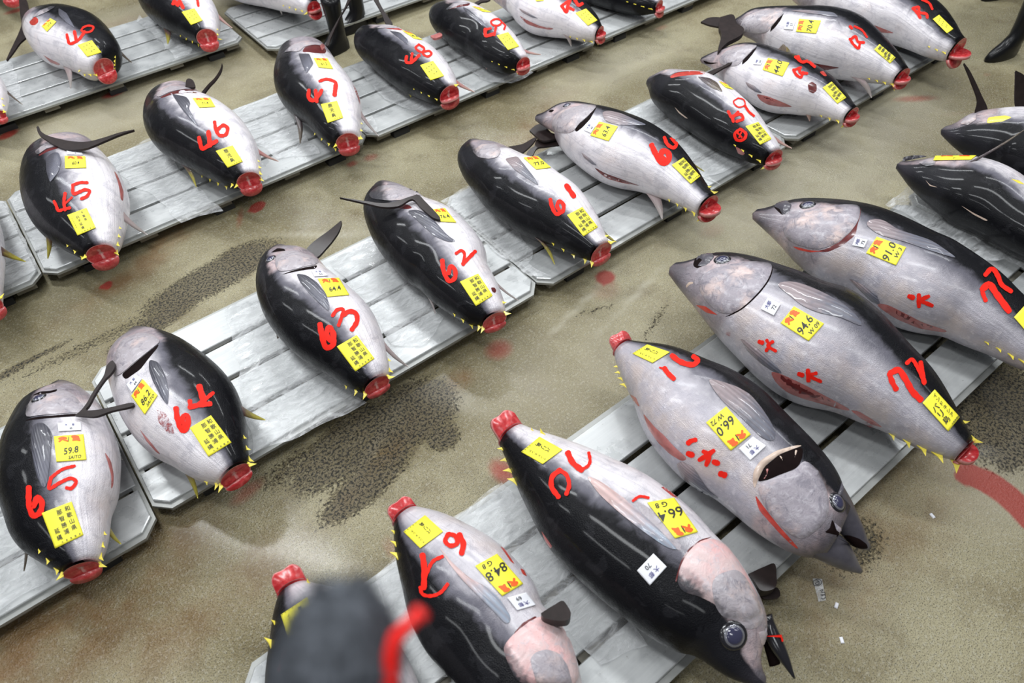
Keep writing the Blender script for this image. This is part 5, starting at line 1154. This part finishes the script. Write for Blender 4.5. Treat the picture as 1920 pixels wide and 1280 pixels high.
# ---------------------------------------------------------------- pallets
def pallet(x0, x1, y0, y1, label, slots=()):
    org = ((x0 + x1) / 2, (y0 + y1) / 2, 0.0); root = empty('pallet', org, label, 'pallet', 'grey slatted pallets')
    w = (y1 - y0 - 0.05 - 3 * 0.028) / 4; y = y0 + 0.025
    for k in range(4):
        g = Geo(); xa, xb = x0 + 0.012, x1 - 0.012; c = 0.05
        if k in (0, 3):      # outer boards have their corners cut off
            ya, yb = y, y + w
            pts = [(xa + (c if k == 0 else 0), ya), (xb - (c if k == 0 else 0), ya), (xb, ya + (c if k == 0 else 0)), (xb, yb - (c if k == 3 else 0)), (xb - (c if k == 3 else 0), yb), (xa + (c if k == 3 else 0), yb), (xa, yb - (c if k == 3 else 0)), (xa, ya + (c if k == 0 else 0))]
            q = []
            for p in pts:
                if not q or abs(p[0] - q[-1][0]) + abs(p[1] - q[-1][1]) > 1e-4: q.append(p)
            pts = q if abs(q[0][0] - q[-1][0]) + abs(q[0][1] - q[-1][1]) > 1e-4 else q[:-1]; n = len(pts)
            cx, cy = (xa + xb) / 2, (ya + yb) / 2
            V3 = [(px, py, ZP - .025) for px, py in pts] + [(px, py, ZP - .003) for px, py in pts] + [(px + .003 * (1 if px < cx else -1), py + .003 * (1 if py < cy else -1), ZP) for px, py in pts]
            F3 = [tuple(range(n))[::-1], tuple(range(2 * n, 3 * n))] + [(r * n + i, r * n + (i + 1) % n, (r + 1) * n + (i + 1) % n, (r + 1) * n + i) for r in (0, 1) for i in range(n)]
            g.add(V3, F3)
        else: g.box(xa, xb, y, y + w, ZP - .025, ZP, bev=.003)
        g.build('plank', M['pallet'], root, org); y += w + 0.028
    g = Geo(); c = .06; e = .03
    out = [(x0 + c, y0), (x1 - c, y0), (x1, y0 + c), (x1, y1 - c), (x1 - c, y1), (x0 + c, y1), (x0, y1 - c), (x0, y0 + c)]
    inn = [(x0 + c, y0 + e), (x1 - c, y0 + e), (x1 - e, y0 + c), (x1 - e, y1 - c), (x1 - c, y1 - e), (x0 + c, y1 - e), (x0 + e, y1 - c), (x0 + e, y0 + c)]
    V3 = [(a, b, ZP - .028) for a, b in out] + [(a, b, ZP - .014) for a, b in out] + [(a, b, ZP - .014) for a, b in inn] + [(a, b, ZP - .028) for a, b in inn]
    F3 = [(r * 8 + i, r * 8 + (i + 1) % 8, ((r + 1) % 4) * 8 + (i + 1) % 8, ((r + 1) % 4) * 8 + i) for r in range(4) for i in range(8)]
    g.add(V3, F3); g.build('edge_rim', M['rim'], root, org)
    L = x1 - x0
    for k in range(5):
        g = Geo(); x = x0 + .05 + k * (L - .20) / 4; g.box(x, x + .10, y0 + .02, y1 - .02, ZP - .060, ZP - .029); g.build('cross_bar', M['under'], root, org)
    for fx in (.12, .5, .88):
        for fy in (.06, .5, .94):
            g = Geo(); x = x0 + L * fx; yy = y0 + (y1 - y0) * fy; a = .05 if abs(fy - .5) > .1 else .06
            g.box(x - .06, x + .06, yy - .028, yy + .028, 0, ZP - .061, bev=.004); g.build('foot', M['foot'], root, org)
    return root
GAP = 0.008
for i, lb in enumerate(['pallet under tuna 65 at the lower left corner', 'pallet under the tuna painted 64, 63 and 62', 'pallet under the tuna painted 61, 60 and 59', 'pallet under the tuna painted 58 and 57']):
    xa = -2.372 + 2.0 * i; y0 = (1.868, 1.930, 1.928, 1.925)[i]
    pallet(xa + GAP / 2, xa + 2.0 - GAP / 2, y0, y0 + .932, lb)
for i, lb in enumerate(['pallet at the left edge beside the one under tuna 45', 'pallet under the tuna painted 45 and 46', 'pallet under the tuna painted 48 and 49', 'pallet under the black tuna cut off by the top edge']):
    xa = -2.352 + 2.0 * i; pallet(xa + GAP / 2, xa + 2.0 - GAP / 2, 3.682, 4.612, lb)
pallet(-0.40, 1.60, 5.512, 6.44, 'pallet under the tuna painted 40 and 39')
pallet(1.668, 3.66, 5.205, 6.135, 'pallet at the top edge behind the black boots')
for i, lb in enumerate(['pallet under the large tuna painted 69', 'pallet under the two big tuna with sevens', 'pallet under the two black tuna at the right edge']):
    xa = -0.37 + 2.0 * i; pallet(xa + GAP / 2, xa + 2.0 - GAP / 2, .242, 1.178, lb)

# ---------------------------------------------------------------- clear plastic sheets on the pallets
def sheet(pts, label, amp=.006, seed=1, z=ZP + .004, step=.022, base=None):
    W3 = np.array([at_z(p, ZP)[:2] for p in P(pts)]); rnd = random.Random(seed); ph = [rnd.random() * 6.28 for _ in range(12)]
    bd = []
    for i in range(len(W3)):
        a, b = W3[i], W3[(i + 1) % len(W3)]; n = max(2, int(np.linalg.norm(b - a) / .03))
        for k in range(n):
            q = a + (b - a) * k / n; bd.append(q + np.array([math.sin(q[1] * 31 + ph[0]) + math.sin(q[0] * 57 + ph[1]), math.cos(q[0] * 29 + ph[2]) + math.sin(q[1] * 61 + ph[3])]) * .006)
    bd = np.array(bd); n = len(bd)
    def ins(x, y):
        c = False; j = n - 1
        for i in range(n):
            if (bd[i, 1] > y) != (bd[j, 1] > y) and x < (bd[j, 0] - bd[i, 0]) * (y - bd[i, 1]) / (bd[j, 1] - bd[i, 1]) + bd[i, 0]: c = not c
            j = i
        return c
    pin = [(x, y) for x in np.arange(bd[:, 0].min(), bd[:, 0].max(), step) for y in np.arange(bd[:, 1].min(), bd[:, 1].max(), step) if ins(x, y) and ((bd - (x, y)) ** 2).sum(1).min() > (step * .5) ** 2]
    vo, _, fo, _, _, _ = delaunay_2d_cdt([Vector(tuple(q)) for q in bd] + [Vector(q) for q in pin], [(i, (i + 1) % n) for i in range(n)], [], 1, 1e-5)
    V3 = []
    for q in vo:
        x, y = q; h = 0
        for k in range(5):
            a = ph[5 + k]; fr = 9 + 8 * k; h += abs(math.sin((x * math.cos(a) + y * math.sin(a)) * fr + ph[k] + 1.3 * math.sin(7 * (y * math.cos(a) - x * math.sin(a))))) ** 2 / (1 + .6 * k)
        V3.append((x, y, z + amp * h))
    F3 = []
    for t in fo:
        a, b, c = (np.array(V3[i]) for i in t[:3]); F3.append(tuple(t) if np.cross(b - a, c - a)[2] > 0 else tuple(reversed(t)))
    o = mesh_obj('plastic_sheet', V3, F3, M['sheet'], None, tuple(np.mean(V3, 0))); tag(o, label, 'plastic sheet', 'clear plastic sheets on the pallets'); return o
sheet('W-60,860 25,800 60,830 30,930 50,1020 95,1085 -10,1150', 'clear plastic sheet on the pallet left of tuna 65', .003, 2)
sheet('W430,600 495,566 560,640 660,740 690,755 540,830 475,850 450,720', 'clear plastic sheet on the pallet between tuna 64 and 63', .004, 3)
sheet('W615,490 700,445 770,530 830,600 800,650 740,650 680,560', 'clear plastic sheet on the pallet between tuna 63 and 62', .003, 4)
sheet('W825,378 890,345 960,420 1000,470 990,495 1030,520 985,515 920,470 880,430', 'clear plastic sheet on the pallet left of tuna 61', .003, 5)
sheet('W1165,218 1232,185 1300,260 1400,310 1330,330 1350,350 1290,320 1240,285', 'clear plastic sheet on the pallet left of tuna 59', .003, 6)
sheet('W200,300 285,258 345,330 420,395 340,420 290,370 250,350', 'clear plastic sheet on the pallet between tuna 45 and 46', .003, 7)
sheet('W-40,392 8,375 40,430 75,505 20,535 -40,555', 'clear plastic sheet at the left edge beside tuna 45', .004, 8)
sheet('W22,385 52,350 70,380 110,470 75,480', 'clear plastic strip under the back of tuna 45', .003, 9)
sheet('W438,208 520,176 560,240 600,290 520,300 470,260', 'clear plastic sheet on the pallet between tuna 46 and 47', .004, 10)
sheet('W660,125 692,112 760,160 850,205 770,208 720,190 690,150', 'clear plastic sheet on the pallet between tuna 47 and 48', .004, 11)
sheet('W830,90 900,80 1000,140 960,160 900,150', 'clear plastic sheet on the pallet under tuna 49', .003, 16)
sheet('W256,42 262,32 300,55 330,75 366,98 355,110 330,114 300,80 275,60', 'crumpled clear plastic sheet beside tuna 39 in the back row', .012, 12, step=.018)
sheet('W-20,130 22,118 45,190 20,200 -20,212', 'clear plastic sheet at the left edge of the back row', .003, 13)
sheet('W705,1080 800,1010 945,905 1010,960 1090,1060 1215,1208 1165,1228 1120,1250 1060,1180 960,1230 800,1275 745,1240', 'clear plastic sheet under the large tuna painted 69 and its pink-cheeked neighbour', .003, 14)
sheet('W1660,385 1705,352 1760,372 1850,430 1935,480 1935,530 1880,492 1830,500 1790,470 1735,435', 'thick crumpled clear plastic under the black tuna at the right edge', .016, 15, step=.018)
sheet('W650,232 700,222 712,245 705,256 690,252 668,245', 'small crumpled plastic bag at the pallet corner below tuna 47', .012, 17, step=.012)

# ---------------------------------------------------------------- people whose boots show at the top edge
def person(b1, b2, facing, label):
    A, Bf = at_z(P(b1)[0], 0), at_z(P(b2)[0], 0); mid = (A + Bf) / 2; org = (mid[0], mid[1], 0)
    root = empty('person', org, label, 'person'); fw = np.array([math.cos(facing), math.sin(facing), 0]); sd = np.array([-fw[1], fw[0], 0]); up = np.array([0, 0, 1.0])
    if (A - Bf) @ sd < 0: sd = -sd
    hip = mid + up * .92
    bm = bmesh.new(); lay = bm.verts.layers.skin.verify()
    def add(p, r, prev=None, rootv=False):
        v = bm.verts.new(Vector(p - np.array(org))); v[lay].radius = r if isinstance(r, tuple) else (r, r); v[lay].use_root = rootv
        if prev: bm.edges.new((prev, v))
        return v
    pel = add(hip, (.17, .12), None, True); chest = add(hip + up * .30 + fw * .03, (.17, .12), pel); sh = add(hip + up * .50 + fw * .03, (.15, .10), chest); nk = add(hip + up * .60 + fw * .05, .055, sh)
    hd = add(hip + up * .70 + fw * .07, .085, nk); add(hip + up * .80 + fw * .07, .075, hd)
    for s_, ft in ((1, A), (-1, Bf)):
        h = add(hip + sd * .10 * s_ - up * .05, .10, pel); k = add((hip + sd * .10 * s_) * .45 + (ft + up * .05) * .55 + fw * .03, .068, h); add(ft + up * .36, .055, k)
        a = add(hip + up * .48 + sd * .21 * s_, .06, sh); e = add(hip + up * .20 + sd * .27 * s_, .047, a); w_ = add(hip + up * .02 + sd * .26 * s_ + fw * .14, .034, e); add(hip - up * .07 + sd * .25 * s_ + fw * .19, .03, w_)
    me = bpy.data.meshes.new('body'); bm.to_mesh(me); bm.free(); o = bpy.data.objects.new('body', me); COL.objects.link(o); o.parent = root; me.materials.append(M['cloth'])
    o.modifiers.new('skin', 'SKIN').use_smooth_shade = True; md = o.modifiers.new('sub', 'SUBSURF'); md.levels = md.render_levels = 1
    for ft in (A, Bf):
        g = Geo(); n = 14; st = []
        for z, cx, rx, ry in ((0.0, .07, .150, .050), (.02, .07, .152, .052), (.06, .06, .140, .050), (.10, .03, .095, .050), (.15, .0, .062, .052), (.25, .0, .062, .060), (.36, .0, .072, .070), (.40, .0, .074, .072)):
            st.append([ft - np.array(0) + fw * (cx + rx * math.cos(q)) + sd * ry * math.sin(q) + up * z for q in np.linspace(0, 2 * math.pi, n, endpoint=False)])
        V3 = [p for r in st for p in r]; F3 = [(r * n + i, r * n + (i + 1) % n, (r + 1) * n + (i + 1) % n, (r + 1) * n + i) for r in range(len(st) - 1) for i in range(n)] + [tuple(range(n))[::-1], tuple((len(st) - 1) * n + i for i in range(n))]
        g.add(V3, F3); g.build('rubber_boot', M['boot'], root, org, True)
    return root
person('W640,94', 'W676,52', math.radians(186), 'person in black rubber boots standing behind tuna 47, only the legs in view')
person('W1889,104', 'W1878,-8', math.radians(165), 'person in black boots at the top right corner, only one leg in view')

# ---------------------------------------------------------------- fuzzy microphone right in front of the platform
def mic():
    dpt = 0.36
    def w3(px, d): r_ = ray(px); return CP + r_ * d / (r_ @ CF)
    top, bot = w3((640, 1092), dpt), w3((628, 1420), dpt); ax = bot - top; L = np.linalg.norm(ax); ax /= L
    org = tuple(bot); root = empty('microphone', org, 'dark grey furry microphone windscreen with a red cord, blurred at the bottom edge', 'microphone')
    h = np.cross(ax, CF); h /= np.linalg.norm(h); g2 = np.cross(ax, h); R = 112 / FPX * dpt; rnd = random.Random(3); g = Geo(); n = 40; m = 34; V3 = []
    for i in range(m):
        q = i / (m - 1); rr = R * math.sqrt(max(0, 1 - (1 - min(1, q / .55)) ** 2)) * (1 + .02 * math.sin(q * 20))
        for k in range(n):
            a = 2 * math.pi * k / n; j = 1 + .05 * (rnd.random() - .5) + .03 * math.sin(3 * a + 9 * q)
            V3.append(top + ax * L * q + (h * math.cos(a) + g2 * math.sin(a)) * max(.0005, rr * j))
    F3 = [(i * n + k, i * n + (k + 1) % n, (i + 1) * n + (k + 1) % n, (i + 1) * n + k) for i in range(m - 1) for k in range(n)] + [tuple(range(n))[::-1], tuple((m - 1) * n + k for k in range(n))]
    g.add(V3, F3); ws = g.build('windscreen', M['fur'], root, org, True)
    g = Geo()
    for _ in range(2600):     # tufts of fur
        i = rnd.randrange(1, m - 1); k = rnd.randrange(n); b = np.array(V3[i * n + k]); c = top + ax * L * i / (m - 1); o_ = b - c; o_ = o_ / (np.linalg.norm(o_) + 1e-9)
        d = o_ + ax * (rnd.random() - .2) * .9 + h * (rnd.random() - .5) * .5 - ax * (.8 if i < 4 else 0); d /= np.linalg.norm(d); s_ = np.cross(d, CF); s_ /= np.linalg.norm(s_) + 1e-9
        b = b + ax * (rnd.random() - .5) * .006; ln = .004 + .005 * rnd.random()
        g.add([b - s_ * .0006, b + s_ * .0006, b + d * ln], [(0, 1, 2)])
    g.build('fur_tufts', M['fur'], root, org)['kind'] = 'stuff'
    g = Geo(); dc = dpt * .96; g.tube([w3((788, 1150), dc), w3((765, 1172), dc), w3((742, 1195), dc), w3((733, 1225), dc), w3((732, 1270), dc), w3((728, 1330), dc), w3((700, 1400), dc)], [.0030, .0034, .0038, .0038, .0037, .0037, .0037], 12)
    g.tube([w3((791, 1145), dc), w3((784, 1155), dc)], [.0042, .0044], 12); g.build('red_cord', M['redcord'], root, org, True)
    foot = np.array([bot[0], bot[1], 0.0]); low = bot + ax * .03
    g = Geo(); g.tube([bot - ax * .01, low, low + np.array([0, 0, -.06])], .010, 12); g.tube([low + np.array([0, 0, -.05]), np.array([low[0], low[1], .02])], .012, 12)
    g.tube([np.array([low[0], low[1], .0]), np.array([low[0], low[1], .02])], [.13, .12], 24); g.build('stand', M['blackmetal'], root, org, True)
mic()

# ---------------------------------------------------------------- small things on the floor
def tag_on_floor():
    c = at_z((1538, 1118), 0); org = tuple(c); g = Geo(); p = [at_z(q, .006) for q in P('y735,1135 805,1140 835,1300 780,1310')]
    V3 = p + [q - np.array([0, 0, .002]) for q in p]; g.add(V3, [(0, 1, 2, 3)[::-1], (4, 5, 6, 7), (0, 1, 5, 4), (1, 2, 6, 5), (2, 3, 7, 6), (3, 0, 4, 7)])
    o = g.build('plastic_tag', M['sheet'], None, org); tag(o, 'clear plastic tag with handwritten figures on the floor below the gaping mouth', 'tag')
    g = Geo()
    for s_ in ('y770,1140 738,1160 745,1185 780,1188 803,1168 790,1145 768,1140', 'y765,1150 785,1160 765,1165 755,1178 780,1180 785,1165', 'y790,1225 815,1220 800,1240 825,1240 828,1255 795,1258', 'y800,1268 825,1258 832,1275 812,1290 798,1280'):
        c2 = spline(P(s_), 24); t = np.gradient(c2, axis=0); t /= np.linalg.norm(t, axis=1)[:, None]
        V3 = [at_z(tuple(c2[k] + np.array([-t[k, 1], t[k, 0]]) * w * .55), .0075) for k in range(24) for w in (-1, 1)]; g.add(V3, [(2 * k, 2 * k + 1, 2 * k + 3, 2 * k + 2) for k in range(23)])
    g.build('writing', M['ink'], o, org)
tag_on_floor()
for px, lb in (((1568, 1135), 'white plastic scrap on the floor beside the handwritten tag'), ((1748, 967), 'tiny white scrap on the floor right of the gaping mouth'), ((1578, 1200), 'pale scrap on the floor at the lower right')):
    c = at_z(px, 0); g = Geo(); g.box(c[0] - .011, c[0] + .011, c[1] - .006, c[1] + .006, 0, .005, bev=.002); rt = g.build('plastic_scrap', M['white'], None, (c[0], c[1], 0)); rt.rotation_euler.z = px[0]; tag(rt, lb, 'scrap')
